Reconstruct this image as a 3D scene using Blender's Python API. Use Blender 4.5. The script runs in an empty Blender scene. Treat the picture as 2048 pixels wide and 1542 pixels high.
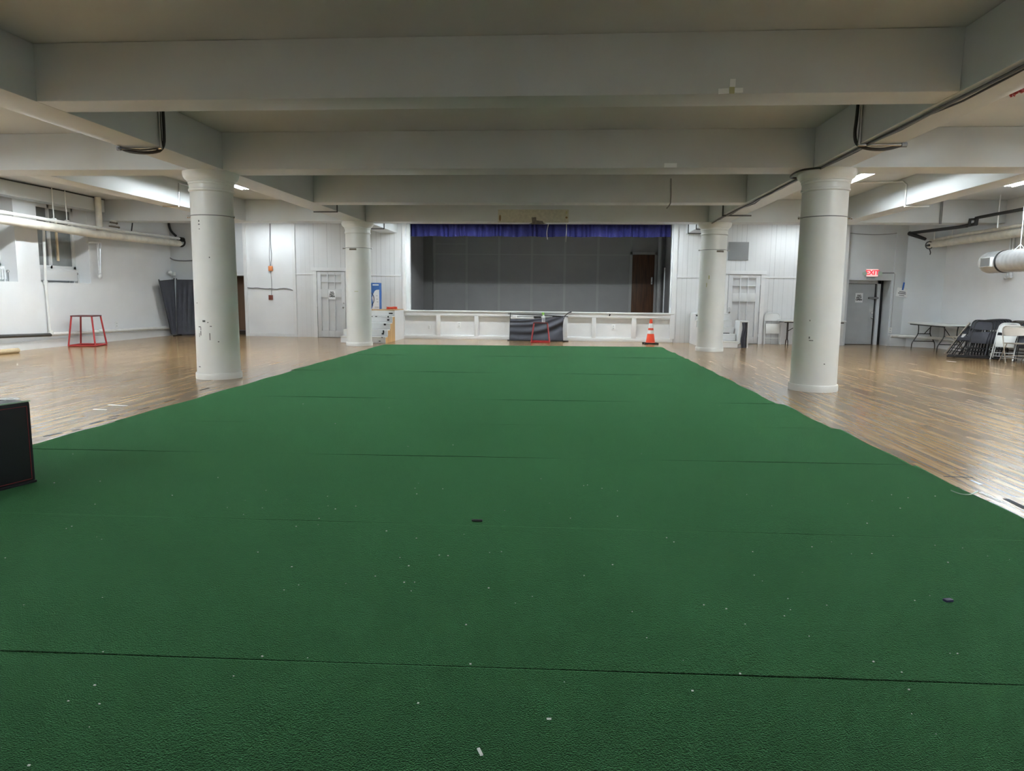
import bpy, bmesh, math, random
from mathutils import Vector, Matrix, Euler
random.seed(7)
S = bpy.context.scene
C = S.collection
PI = math.pi

# ------------------------------------------------------------------ camera
YAW, PITCH, ROLL, FPX, CAM_H = 0.07736852, 0.12788071, 0.01049052, 1413.667, 1.38
def cam_axes():
    f = Vector((-math.sin(YAW)*math.cos(PITCH), math.cos(YAW)*math.cos(PITCH), -math.sin(PITCH)))
    r = Vector((math.cos(YAW), math.sin(YAW), 0)); u = r.cross(f)
    c, s = math.cos(ROLL), math.sin(ROLL)
    return c*r+s*u, -s*r+c*u, f
CR, CU, CF = cam_axes()
cd = bpy.data.cameras.new('camera'); cam = bpy.data.objects.new('camera', cd); C.objects.link(cam)
cd.sensor_fit = 'HORIZONTAL'; cd.sensor_width = 36; cd.lens = 36*FPX/2048; cd.clip_start = .05; cd.clip_end = 200
m = Matrix((CR, CU, -CF)).transposed().to_4x4(); m.translation = (0, 0, CAM_H); cam.matrix_world = m
S.camera = cam
def at(px, py, X=None, Y=None, Z=None):
    """point of the place seen at a pixel of the photograph, on a known wall, face or floor plane"""
    d = CR*((px-1024)/FPX) + CU*(-(py-771)/FPX) + CF
    t = X/d.x if X is not None else Y/d.y if Y is not None else (Z-CAM_H)/d.z
    return Vector((0, 0, CAM_H)) + d*t

# ------------------------------------------------------------------ world, exposure
w = bpy.data.worlds.new('night outside'); S.world = w; w.use_nodes = True
w.node_tree.nodes['Background'].inputs[0].default_value = (.55, .62, .75, 1)
w.node_tree.nodes['Background'].inputs[1].default_value = .05
S.view_settings.view_transform = 'Standard'; S.view_settings.look = 'None'
S.view_settings.gamma = 1; S.view_settings.use_curve_mapping = False
S.view_settings.exposure = 1.95
TUBE = 48.0        # strength of the aisle fluorescent tubes
TUBE_FILL = 9.0   # strength of the added, unseen fill pendants behind the camera

# ------------------------------------------------------------------ materials
def nt(name):
    m = bpy.data.materials.new(name); m.use_nodes = True
    return m, m.node_tree, m.node_tree.nodes['Principled BSDF']
def col(c): return (c[0], c[1], c[2], 1)
def node(t, kind, **kw):
    n = t.nodes.new(kind)
    for k, v in kw.items():
        if k in n.inputs: n.inputs[k].default_value = v
        else: setattr(n, k, v)
    return n
def plain(name, c, rough=.6, metal=0., var=.0, scale=3., bump=0., bscale=60, spec=.5, coat=0., emit=None):
    m, t, b = nt(name)
    b.inputs['Base Color'].default_value = col(c); b.inputs['Roughness'].default_value = rough
    b.inputs['Metallic'].default_value = metal; b.inputs['Specular IOR Level'].default_value = spec
    b.inputs['Coat Weight'].default_value = coat
    tc = node(t, 'ShaderNodeTexCoord')
    if var:
        n = node(t, 'ShaderNodeTexNoise', Scale=scale, Detail=5.)
        t.links.new(tc.outputs['Object'], n.inputs['Vector'])
        r = node(t, 'ShaderNodeValToRGB'); e = r.color_ramp.elements
        e[0].position = .3; e[1].position = .7
        e[0].color = col([x*(1-var) for x in c]); e[1].color = col([min(1, x*(1+var)) for x in c])
        t.links.new(n.outputs['Fac'], r.inputs[0]); t.links.new(r.outputs[0], b.inputs['Base Color'])
    if bump:
        n = node(t, 'ShaderNodeTexNoise', Scale=float(bscale), Detail=3.)
        t.links.new(tc.outputs['Object'], n.inputs['Vector'])
        bp = node(t, 'ShaderNodeBump', Strength=bump, Distance=.01)
        t.links.new(n.outputs['Fac'], bp.inputs['Height']); t.links.new(bp.outputs[0], b.inputs['Normal'])
    if emit:
        b.inputs['Emission Color'].default_value = col(emit[0]); b.inputs['Emission Strength'].default_value = emit[1]
    return m
def math_n(t, op, a, b=None):
    n = node(t, 'ShaderNodeMath', operation=op)
    for i, v in enumerate((a, b)):
        if v is None: continue
        if hasattr(v, 'is_output'): t.links.new(v, n.inputs[i])
        else: n.inputs[i].default_value = v
    return n.outputs[0]
def boards(name, c, width=.14, groove=.05, rough=.5):
    """painted tongue-and-groove boards, running up along Z, with gaps of uneven darkness"""
    m, t, b = nt(name)
    tc = node(t, 'ShaderNodeTexCoord'); sp = node(t, 'ShaderNodeSeparateXYZ'); t.links.new(tc.outputs['Object'], sp.inputs[0])
    u = math_n(t, 'DIVIDE', sp.outputs[0], width)
    fr = math_n(t, 'FRACT', u); idx = math_n(t, 'FLOOR', u)
    wn = node(t, 'ShaderNodeTexWhiteNoise', noise_dimensions='1D'); t.links.new(idx, wn.inputs['W'])
    g = math_n(t, 'LESS_THAN', fr, groove)
    dark = math_n(t, 'MULTIPLY', g, math_n(t, 'MULTIPLY', wn.outputs['Value'], .62))
    n = node(t, 'ShaderNodeTexNoise', Scale=1.2, Detail=4.); t.links.new(tc.outputs['Object'], n.inputs['Vector'])
    v = math_n(t, 'MULTIPLY', math_n(t, 'SUBTRACT', 1., dark), math_n(t, 'ADD', .93, math_n(t, 'MULTIPLY', n.outputs['Fac'], .14)))
    mx = node(t, 'ShaderNodeVectorMath', operation='SCALE'); mx.inputs[0].default_value = c
    t.links.new(v, mx.inputs['Scale']); t.links.new(mx.outputs[0], b.inputs['Base Color'])
    bp = node(t, 'ShaderNodeBump', Strength=.5, Distance=.004); bp.invert = True
    t.links.new(g, bp.inputs['Height']); t.links.new(bp.outputs[0], b.inputs['Normal'])
    b.inputs['Roughness'].default_value = rough
    return m
def plank_floor():
    m, t, b = nt('varnished strip floor')
    tc = node(t, 'ShaderNodeTexCoord'); sp = node(t, 'ShaderNodeSeparateXYZ'); t.links.new(tc.outputs['Object'], sp.inputs[0])
    W = .062
    u = math_n(t, 'DIVIDE', sp.outputs[0], W); iu = math_n(t, 'FLOOR', u); fu = math_n(t, 'FRACT', u)
    w1 = node(t, 'ShaderNodeTexWhiteNoise', noise_dimensions='1D'); t.links.new(iu, w1.inputs['W'])
    v = math_n(t, 'ADD', math_n(t, 'DIVIDE', sp.outputs[1], 1.1), math_n(t, 'MULTIPLY', w1.outputs['Value'], 7.))
    iv = math_n(t, 'FLOOR', v); fv = math_n(t, 'FRACT', v)
    cb = node(t, 'ShaderNodeCombineXYZ'); t.links.new(iu, cb.inputs[0]); t.links.new(iv, cb.inputs[1])
    w2 = node(t, 'ShaderNodeTexWhiteNoise', noise_dimensions='2D'); t.links.new(cb.outputs[0], w2.inputs['Vector'])
    mp = node(t, 'ShaderNodeMapping'); mp.inputs['Scale'].default_value = (26, 1.1, 1); t.links.new(tc.outputs['Object'], mp.inputs[0])
    gr = node(t, 'ShaderNodeTexNoise', Scale=1., Detail=6., Roughness=.6); t.links.new(mp.outputs[0], gr.inputs['Vector'])
    lg = node(t, 'ShaderNodeTexNoise', Scale=.55, Detail=4.); t.links.new(tc.outputs['Object'], lg.inputs['Vector'])
    a = math_n(t, 'ADD', math_n(t, 'MULTIPLY', w2.outputs['Value'], .24), math_n(t, 'MULTIPLY', gr.outputs['Fac'], .58))
    a = math_n(t, 'ADD', a, math_n(t, 'MULTIPLY', lg.outputs['Fac'], .22))
    r = node(t, 'ShaderNodeValToRGB'); t.links.new(a, r.inputs[0])
    e = r.color_ramp.elements; e[0].position = .29; e[0].color = (.105, .052, .02, 1); e[1].position = .76; e[1].color = (.53, .36, .185, 1)
    k = e.new(.5); k.color = (.335, .20, .088, 1)
    # dark worn streaks in some seams
    mp2 = node(t, 'ShaderNodeMapping'); mp2.inputs['Scale'].default_value = (11, .7, 1); t.links.new(tc.outputs['Object'], mp2.inputs[0])
    st = node(t, 'ShaderNodeTexNoise', Scale=1., Detail=3.); t.links.new(mp2.outputs[0], st.inputs['Vector'])
    s1 = math_n(t, 'GREATER_THAN', st.outputs['Fac'], .6)
    seam = math_n(t, 'MULTIPLY', math_n(t, 'LESS_THAN', fu, .22), s1)
    seam2 = math_n(t, 'MULTIPLY', math_n(t, 'LESS_THAN', fu, .05), .5)
    end = math_n(t, 'MULTIPLY', math_n(t, 'LESS_THAN', fv, .006), .6)
    dk = math_n(t, 'MAXIMUM', math_n(t, 'MULTIPLY', seam, .75), math_n(t, 'MAXIMUM', seam2, end))
    mx = node(t, 'ShaderNodeMixRGB'); t.links.new(dk, mx.inputs[0]); t.links.new(r.outputs[0], mx.inputs[1]); mx.inputs[2].default_value = (.055, .03, .018, 1)
    t.links.new(mx.outputs[0], b.inputs['Base Color'])
    rn = node(t, 'ShaderNodeMapRange'); rn.inputs['To Min'].default_value = .17; rn.inputs['To Max'].default_value = .29; b.inputs['Specular IOR Level'].default_value = .38
    t.links.new(gr.outputs['Fac'], rn.inputs['Value']); t.links.new(rn.outputs[0], b.inputs['Roughness'])
    mp3 = node(t, 'ShaderNodeMapping'); mp3.inputs['Scale'].default_value = (9, 1.6, 1); t.links.new(tc.outputs['Object'], mp3.inputs[0])
    wv = node(t, 'ShaderNodeTexNoise', Scale=1., Detail=2.); t.links.new(mp3.outputs[0], wv.inputs['Vector'])
    hgt = math_n(t, 'SUBTRACT', math_n(t, 'MULTIPLY', wv.outputs['Fac'], .6), math_n(t, 'MULTIPLY', seam2, .5))
    bp = node(t, 'ShaderNodeBump', Strength=.06, Distance=.01); t.links.new(hgt, bp.inputs['Height']); t.links.new(bp.outputs[0], b.inputs['Normal'])
    b.inputs['Coat Weight'].default_value = .22; b.inputs['Coat Roughness'].default_value = .12
    t.links.new(bp.outputs[0], b.inputs['Coat Normal'])
    return m
def turf():
    m, t, b = nt('green turf')
    tc = node(t, 'ShaderNodeTexCoord')
    n1 = node(t, 'ShaderNodeTexNoise', Scale=190., Detail=4.); t.links.new(tc.outputs['Object'], n1.inputs['Vector'])
    mp = node(t, 'ShaderNodeMapping'); mp.inputs['Scale'].default_value = (2, 9, 1); t.links.new(tc.outputs['Object'], mp.inputs[0])
    n2 = node(t, 'ShaderNodeTexNoise', Scale=1., Detail=5.); t.links.new(mp.outputs[0], n2.inputs['Vector'])
    n3 = node(t, 'ShaderNodeTexNoise', Scale=.45, Detail=4.); t.links.new(tc.outputs['Object'], n3.inputs['Vector'])
    a = math_n(t, 'ADD', math_n(t, 'MULTIPLY', n1.outputs['Fac'], .5), math_n(t, 'ADD', math_n(t, 'MULTIPLY', n2.outputs['Fac'], .25), math_n(t, 'MULTIPLY', n3.outputs['Fac'], .25)))
    r = node(t, 'ShaderNodeValToRGB'); t.links.new(a, r.inputs[0])
    e = r.color_ramp.elements; e[0].position = .36; e[0].color = (.0008, .0035, .0012, 1); e[1].position = .64; e[1].color = (.0085, .0265, .0085, 1)
    t.links.new(r.outputs[0], b.inputs['Base Color'])
    b.inputs['Roughness'].default_value = .95; b.inputs['Specular IOR Level'].default_value = .1
    b.inputs['Sheen Weight'].default_value = .85; b.inputs['Sheen Roughness'].default_value = .27; b.inputs['Sheen Tint'].default_value = (.27, .85, .36, 1)
    bp = node(t, 'ShaderNodeBump', Strength=.9, Distance=.012); t.links.new(n1.outputs['Fac'], bp.inputs['Height']); t.links.new(bp.outputs[0], b.inputs['Normal'])
    return m
def wood(name, c1, c2, axis=2, scale=14., rough=.4):
    m, t, b = nt(name)
    tc = node(t, 'ShaderNodeTexCoord'); mp = node(t, 'ShaderNodeMapping')
    sc = [scale]*3; sc[axis] = scale*.08; mp.inputs['Scale'].default_value = sc
    t.links.new(tc.outputs['Object'], mp.inputs[0])
    n = node(t, 'ShaderNodeTexNoise', Scale=1., Detail=6.); t.links.new(mp.outputs[0], n.inputs['Vector'])
    r = node(t, 'ShaderNodeValToRGB'); e = r.color_ramp.elements
    e[0].position = .3; e[0].color = col(c1); e[1].position = .7; e[1].color = col(c2)
    t.links.new(n.outputs['Fac'], r.inputs[0]); t.links.new(r.outputs[0], b.inputs['Base Color'])
    b.inputs['Roughness'].default_value = rough
    return m
M = {}
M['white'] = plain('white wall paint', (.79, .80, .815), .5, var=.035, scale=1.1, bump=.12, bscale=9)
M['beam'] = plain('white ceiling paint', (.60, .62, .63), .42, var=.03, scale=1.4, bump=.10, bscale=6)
M['grey_wall'] = plain('pale grey wall paint', (.64, .665, .69), .5, var=.05, scale=1.2, bump=.1, bscale=8)
M['column'] = plain('glossy white column paint', (.78, .785, .765), .3, var=.03, scale=2.2, bump=.06, bscale=5)
M['boards'] = boards('white painted boards', (.70, .705, .715))
M['trim'] = plain('white gloss trim paint', (.76, .765, .77), .38, var=.03, scale=4)
M['door'] = plain('grey white door paint', (.66, .665, .675), .42, var=.03, scale=3)
M['door_grey'] = plain('grey door paint', (.43, .45, .47), .4, var=.05, scale=3)
M['floor'] = plank_floor()
M['turf'] = turf()
M['stage_grey'] = plain('grey stage wall paint', (.30, .29, .285), .6, var=.04, scale=2)
M['batten'] = plain('light grey batten paint', (.38, .37, .36), .55)
M['stage_floor'] = plain('dark stage floor', (.34, .33, .33), .6, var=.1, scale=4)
M['blue'] = plain('blue velvet', (.011, .012, .105), .8, var=.3, scale=30)
M['black'] = plain('black metal', (.012, .012, .014), .4)
M['blackvinyl'] = plain('black vinyl', (.010, .010, .012), .5, bump=.2, bscale=4, spec=.25)
M['rubber'] = plain('black rubber', (.014, .014, .014), .6)
M['fabric'] = plain('charcoal fabric', (.058, .06, .075), .75, var=.1, scale=6)
M['red'] = plain('red painted steel', (.36, .022, .024), .38)
M['darkred'] = plain('dark red plate', (.10, .018, .02), .5)
M['cone'] = plain('orange plastic', (.9, .085, .035), .4)
M['reflect'] = plain('white reflective sleeve', (.85, .86, .88), .3)
M['paper'] = plain('white paper', (.84, .85, .86), .8)
M['ink'] = plain('black ink', (.02, .02, .022), .8)
M['bluetape'] = plain('blue masking tape', (.03, .13, .50), .6)
M['plastic'] = plain('white plastic', (.80, .81, .80), .35)
M['plaster_peel'] = plain('yellowed old paint', (.56, .53, .42), .6, var=.12, scale=14)
M['rust'] = plain('brown stain', (.22, .13, .05), .7, var=.3, scale=30)
M['bareplaster'] = plain('bare brown plaster', (.17, .145, .12), .8, var=.25, scale=25)
M['brown_door'] = wood('brown stained wood', (.045, .018, .008), (.13, .055, .022), 2, 16)
M['tan_door'] = wood('light brown wood', (.15, .085, .05), (.22, .13, .08), 2, 10)
M['plywood'] = wood('raw plywood', (.42, .24, .09), (.60, .38, .17), 2, 9, .6)
M['steel'] = plain('galvanised steel', (.74, .76, .78), .42, metal=.75, var=.08, scale=8)
M['chrome'] = plain('satin chrome', (.6, .6, .6), .25, metal=1.)
M['pipe'] = plain('cream pipe insulation', (.70, .66, .58), .55, var=.12, scale=5)
M['pipewhite'] = plain('white pipe paint', (.74, .74, .72), .45, var=.06, scale=6)
M['conduit'] = plain('dark conduit', (.10, .10, .10), .3, metal=.7)
M['cable'] = plain('black cable', (.018, .018, .02), .45)
M['greycable'] = plain('grey cable', (.22, .22, .23), .5)
M['orange_box'] = plain('orange box', (.75, .26, .09), .5)
M['brown_box'] = plain('brown box', (.19, .045, .03), .5)
M['redcord'] = plain('orange red cord', (.62, .07, .03), .5)
M['tan'] = plain('beige painted steel', (.46, .405, .345), .4)
M['whitemetal'] = plain('white painted steel', (.78, .79, .79), .4)
M['brownmetal'] = plain('dark brown steel', (.035, .022, .018), .4)
M['tabletop'] = plain('white moulded plastic', (.78, .80, .79), .4)
M['cartonblue'] = plain('blue carton print', (.02, .105, .36), .5)
M['cartonwhite'] = plain('white carton print', (.76, .77, .82), .5)
M['cartondark'] = plain('dark navy print', (.02, .025, .07), .5)
M['greyprint'] = plain('grey print', (.45, .46, .5), .6)
M['green_trigger'] = plain('lime plastic', (.35, .75, .12), .4)
M['kraft'] = plain('kraft tube', (.52, .41, .26), .7, var=.1, scale=6)
M['radiator'] = plain('white radiator enamel', (.74, .755, .77), .35)
M['grille'] = plain('grey vent', (.27, .275, .28), .6)
M['tape'] = plain('shiny clear tape', (.95, .96, .97), .15, bump=.8, bscale=60)
M['oldtape'] = plain('yellowed tape', (.5, .48, .26), .4)
M['lint'] = plain('white lint', (.8, .8, .78), .9)
M['scuff'] = plain('dark scuff', (.11, .115, .115), .7)
M['stitch'] = plain('red stitching', (.22, .015, .02), .7)
M['limeprint'] = plain('pale green print', (.42, .55, .42), .6)
M['tube'] = plain('lit fluorescent tube', (1, 1, 1), .5, emit=((.86, .955, 1.0), TUBE))
M['tube_short'] = plain('lit short tube', (1, 1, 1), .5, emit=((.86, .955, 1.0), TUBE*.6))
M['tube_rear'] = plain('dim lit tube', (1, 1, 1), .5, emit=((.86, .955, 1.0), TUBE_FILL))
M['exitface'] = plain('lit exit panel', (.9, .75, .72), .5, emit=((1, .45, .43), .2))
M['exitred'] = plain('lit red letters', (.9, .05, .06), .5, emit=((.9, .02, .06), .22))
M['gpale'] = plain('pale green lens', (.45, .58, .50), .3)
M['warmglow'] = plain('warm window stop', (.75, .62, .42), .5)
M['glass'] = plain('grey frosted window glass', (.22, .235, .24), .12, var=.2, scale=2)

# ------------------------------------------------------------------ mesh helpers
def V(*a): return Vector(a)
class MB:
    def __init__(s): s.b = bmesh.new()
    def box(s, x0, x1, y0, y1, z0, z1, bev=0., mat=None):
        g = bmesh.ops.create_cube(s.b, size=1)
        vs = g['verts']
        for v in vs: v.co = Vector(((x0+x1)/2+v.co.x*(x1-x0), (y0+y1)/2+v.co.y*(y1-y0), (z0+z1)/2+v.co.z*(z1-z0)))
        if bev:
            es = list({e for v in vs for e in v.link_edges})
            r = bmesh.ops.bevel(s.b, geom=es, offset=bev, segments=2, affect='EDGES', profile=.6)
            vs = list({v for f in r['faces'] for v in f.verts} | {v for v in vs if v.is_valid})
        if mat is not None: bmesh.ops.transform(s.b, matrix=mat, verts=vs)
        return s
    def cyl(s, a, b, r, r2=None, n=16):
        a, b = Vector(a), Vector(b); d = b-a
        g = bmesh.ops.create_cone(s.b, cap_ends=True, segments=n, radius1=r, radius2=r if r2 is None else r2, depth=d.length)
        q = d.to_track_quat('Z', 'Y').to_matrix().to_4x4(); q.translation = (a+b)/2
        bmesh.ops.transform(s.b, matrix=q, verts=g['verts']); return s
    def ball(s, c, r, sc=(1, 1, 1)):
        g = bmesh.ops.create_uvsphere(s.b, u_segments=14, v_segments=8, radius=r)
        bmesh.ops.transform(s.b, matrix=Matrix.Translation(c) @ Matrix.Diagonal((*sc, 1)), verts=g['verts']); return s
    def tube(s, pts, r, n=10, closed=False, smooth=0):
        pts = [Vector(p) for p in pts]
        for _ in range(smooth):
            q = []
            L = len(pts)
            for i in range(L if closed else L-1):
                a, b = pts[i], pts[(i+1) % L]; q += [a*.75+b*.25, a*.25+b*.75]
            if not closed: q = [pts[0]]+q[1:-1]+[pts[-1]]
            pts = q
        L = len(pts); rings = []; up = None
        for i, p in enumerate(pts):
            if closed: d = (pts[(i+1) % L]-pts[i-1])
            else: d = pts[min(i+1, L-1)]-pts[max(i-1, 0)]
            if d.length < 1e-9: d = Vector((0, 0, 1))
            d.normalize()
            if up is None:
                up = d.orthogonal().normalized()
            else:
                up = (up-d*up.dot(d)); up = up.normalized() if up.length > 1e-6 else d.orthogonal().normalized()
            sd = d.cross(up)
            # widen at bends so that the tube keeps its thickness
            k = 1.
            if 0 < i < L-1:
                c = (pts[i]-pts[i-1]).normalized().dot((pts[i+1]-pts[i]).normalized()); k = 1/max(.5, math.sqrt((1+c)/2))
            rings.append([s.b.verts.new(p+(up*math.cos(2*PI*j/n)+sd*math.sin(2*PI*j/n))*r*(k if k < 1.5 else 1.5)) for j in range(n)])
        for i in range(L if closed else L-1):
            A, B = rings[i], rings[(i+1) % L]
            off = 0
            if closed and i == L-1:
                off = min(range(n), key=lambda o: (A[0].co-B[o].co).length)
            for j in range(n): s.b.faces.new((A[j], A[(j+1) % n], B[(j+1+off) % n], B[(j+off) % n]))
        if not closed:
            s.b.faces.new(rings[0][::-1]); s.b.faces.new(rings[-1])
        return s
    def lathe(s, prof, c=(0, 0, 0), n=48, cap=True):
        rings = [[s.b.verts.new((c[0]+r*math.cos(2*PI*j/n), c[1]+r*math.sin(2*PI*j/n), c[2]+z)) for j in range(n)] for r, z in prof]
        for A, B in zip(rings, rings[1:]):
            for j in range(n): s.b.faces.new((A[j], A[(j+1) % n], B[(j+1) % n], B[j]))
        if cap: s.b.faces.new(rings[0][::-1]); s.b.faces.new(rings[-1])
        return s
    def prism(s, poly, d):
        """polygon of 3-D points pushed along d"""
        d = Vector(d); A = [s.b.verts.new(p) for p in poly]; B = [s.b.verts.new(Vector(p)+d) for p in poly]
        s.b.faces.new(A[::-1]); s.b.faces.new(B); n = len(A)
        for i in range(n): s.b.faces.new((A[i], A[(i+1) % n], B[(i+1) % n], B[i]))
        return s
    def grid(s, f, nu, nv, thick=0., normal=(0, 0, 1)):
        """sheet through f(u,v), 0..1, given a thickness along normal"""
        def sheet(off): return [[s.b.verts.new(Vector(f(i/nu, j/nv))+off) for j in range(nv+1)] for i in range(nu+1)]
        o = Vector(normal)*thick
        A = sheet(Vector()); 
        for i in range(nu):
            for j in range(nv): s.b.faces.new((A[i][j], A[i+1][j], A[i+1][j+1], A[i][j+1]))
        if thick:
            B = sheet(-o)
            for i in range(nu):
                for j in range(nv): s.b.faces.new((B[i][j+1], B[i+1][j+1], B[i+1][j], B[i][j]))
            for i in range(nu):
                s.b.faces.new((A[i][0], B[i][0], B[i+1][0], A[i+1][0])); s.b.faces.new((A[i+1][nv], B[i+1][nv], B[i][nv], A[i][nv]))
            for j in range(nv):
                s.b.faces.new((A[0][j+1], B[0][j+1], B[0][j], A[0][j])); s.b.faces.new((A[nu][j], B[nu][j], B[nu][j+1], A[nu][j+1]))
        return s
    def xf(s, mat): bmesh.ops.transform(s.b, matrix=mat, verts=s.b.verts[:]); return s
    def build(s, name, mat, parent=None, smooth=None):
        bmesh.ops.recalc_face_normals(s.b, faces=s.b.faces[:])
        me = bpy.data.meshes.new(name); s.b.to_mesh(me); s.b.free()
        me.materials.append(M[mat] if isinstance(mat, str) else mat)
        o = bpy.data.objects.new(name, me); C.objects.link(o)
        if parent is not None: o.parent = parent
        for p in me.polygons: p.use_smooth = True
        me.set_sharp_from_angle(angle=math.radians(smooth if smooth else 35))
        return o
def tag(o, label, cat, group=None):
    o['label'] = label; o['category'] = cat
    if group: o['group'] = group
    return o
def thing(name, label, cat, loc=(0, 0, 0), rz=0., group=None):
    o = bpy.data.objects.new(name, None); C.objects.link(o); o.empty_display_size = .1
    o.location = loc; o.rotation_euler = (0, 0, rz)
    return tag(o, label, cat, group)
def struct(o, label=None):
    o['kind'] = 'structure'
    if label: o['label'] = label
    return o
def kids(o): return [x for x in C.objects if x.parent == o]
def dup(root, loc, rz, label, group=None):
    r = root.copy(); C.objects.link(r); r.location = loc; r.rotation_euler = (0, 0, rz); r['label'] = label
    if group: r['group'] = group
    for ch in kids(root):
        c = ch.copy(); C.objects.link(c); c.parent = r
        for g in kids(ch):
            d = g.copy(); C.objects.link(d); d.parent = c
    return r
def text_mesh(name, txt, size, mat, parent, loc, rot=(PI/2, 0, 0), depth=.002, align='CENTER', bold=.0, spacing=1.):
    cu = bpy.data.curves.new(name, 'FONT'); cu.body = txt; cu.size = size; cu.align_x = align; cu.align_y = 'CENTER'
    cu.extrude = depth; cu.offset = bold; cu.space_line = spacing
    t = bpy.data.objects.new(name, cu); C.objects.link(t)
    dg = bpy.context.evaluated_depsgraph_get(); me = bpy.data.meshes.new_from_object(t.evaluated_get(dg))
    bpy.data.objects.remove(t); me.materials.clear(); me.materials.append(M[mat])
    o = bpy.data.objects.new(name, me); C.objects.link(o); o.parent = parent; o.location = loc; o.rotation_euler = rot
    return o

# ------------------------------------------------------------------ room dimensions
LX, RX = -12.44, 10.42          # side walls
YB, YF = 21.56, -9.0            # stage wall, wall behind the camera
ZB, ZC = 3.2056, 3.75           # underside of beams, ceiling
LI, LO, RI, RO = -5.23, -5.76, 3.425, 3.918   # long beams, inner and outer edges
ST = .872                       # top of the stage lip
SF = .72                        # stage floor, sunk behind the lip

# ================================================================== SETTING
WORN = []
fl = struct(MB().box(LX-1.2, RX+.3, YF-.2, YB+2.2, -.15, 0).build('floor', 'floor'), 'varnished narrow board wooden floor')
for a, b, w_, mt in (((88, 873), (124, 866), .016, 'ink'), ((145, 862), (160, 858), .012, 'ink'), ((181, 848), (205, 842), .016, 'ink'), ((216, 840), (234, 836), .014, 'ink'), ((218, 834), (238, 831), .012, 'ink'),
                     ((276, 820), (298, 815), .014, 'ink'), ((330, 804), (350, 799), .014, 'ink'), ((400, 781), (418, 776), .014, 'ink'), ((1888, 953), (1945, 955), .010, 'ink'), ((1940, 960), (1962, 969), .03, 'greyprint'),
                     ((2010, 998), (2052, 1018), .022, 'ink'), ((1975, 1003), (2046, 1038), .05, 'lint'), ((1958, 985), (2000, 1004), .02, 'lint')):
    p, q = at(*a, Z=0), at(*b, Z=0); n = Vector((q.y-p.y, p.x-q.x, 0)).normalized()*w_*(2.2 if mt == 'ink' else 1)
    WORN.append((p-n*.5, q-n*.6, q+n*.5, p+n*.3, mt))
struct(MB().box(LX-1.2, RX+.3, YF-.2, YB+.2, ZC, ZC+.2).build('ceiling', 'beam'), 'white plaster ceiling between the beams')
# left wall with two deep window recesses, the piers between them and a thicker foot
R1, R2 = (13.35, 15.27), (15.97, 17.74)
mb = MB()
DEP = .40
for y0, y1 in ((YF, R1[0]), (R1[1], R2[0]), (R2[1], YB)): mb.box(LX-.75, LX, y0, y1, 0, ZC)
for y0, y1 in (R1, R2):
    mb.box(LX-.75, LX, y0, y1, 0, 1.555); mb.box(LX-.75, LX, y0, y1, 3.47, ZC)
struct(mb.build('wall_left', 'white'), 'white side wall with deep window recesses')
struct(MB().box(LX, LX+.05, 2, YB-.3, 0, .2).build('baseboard_left', 'trim'))
struct(MB().box(LX, LX+.32, YF, 18.0, 3.40, ZC-.002).build('trim_1', 'beam'), 'boxed ledge under the ceiling above the windows')
struct(MB().box(RX, RX+.2, YF, YB, 0, ZC).build('wall_right', 'white'), 'pale wall behind the duct and the stacked chairs')
struct(MB().prism([(9.73, YB, 0), (RX+.05, 20.72, 0), (RX+.05, YB+.1, 0), (9.73, YB+.1, 0)], (0, 0, ZC)).build('wall_corner', 'grey_wall'), 'slanted grey wall across the corner')
struct(MB().box(LX-.7, RX+.2, YF-.2, YF, 0, ZC).build('wall_front', 'white'))
# back wall: plain plaster, brown door opening, plaster panel, boards, proscenium, boards, exit opening
OPL, OPR = -4.975, 3.07
mb = MB()
mb.box(LX-.2, -10.95, YB, YB+.15, 0, ZC).box(-10.95, -10.08, YB, YB+.15, 1.88, ZC)
struct(mb.build('wall_back', 'grey_wall'), 'grey plaster wall behind the folded screens')
struct(MB().box(-10.95, -10.80, YB+.15, YB+1.0, 0, 2.3).box(-10.80, -10.08, YB+.15, YB+1.0, 1.88, 2.3).box(-10.08, -9.9, YB+.15, YB+1.5, 0, 2.3).build('wall_alcove', 'grey_wall'))
mb = MB().box(-10.08, -8.47, YB, YB+.15, 0, ZC)
struct(mb.build('wall_panel', 'white'), 'smooth white wall panel between brown door and boards')
mb = MB().box(-8.47, -5.07, YB, YB+.15, 0, ZC).box(OPR+.1, 7.86, YB, YB+.15, 0, ZC)
mb.box(-5.07, OPR+.1, YB, YB+.15, 3.5, ZC)
struct(mb.build('wall_boards', 'boards'), 'white vertical board walls either side of the stage')
EX0, EX1, EXT = 8.16, 9.36, 1.905
mb = MB().box(7.86, EX0, YB, YB+.15, 0, ZC).box(EX1, 9.75, YB, YB+.15, 0, ZC).box(EX0, EX1, YB, YB+.15, EXT, ZC)
mb.box(EX0-.1, EX0, YB+.15, YB+.6, 0, EXT+.3).box(EX1, EX1+.1, YB+.15, YB+.6, 0, EXT+.3).box(EX0, EX1, YB+.15, YB+.6, EXT, EXT+.3)
struct(mb.build('wall_exit', 'grey_wall'), 'grey wall around the recessed exit door')
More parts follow.
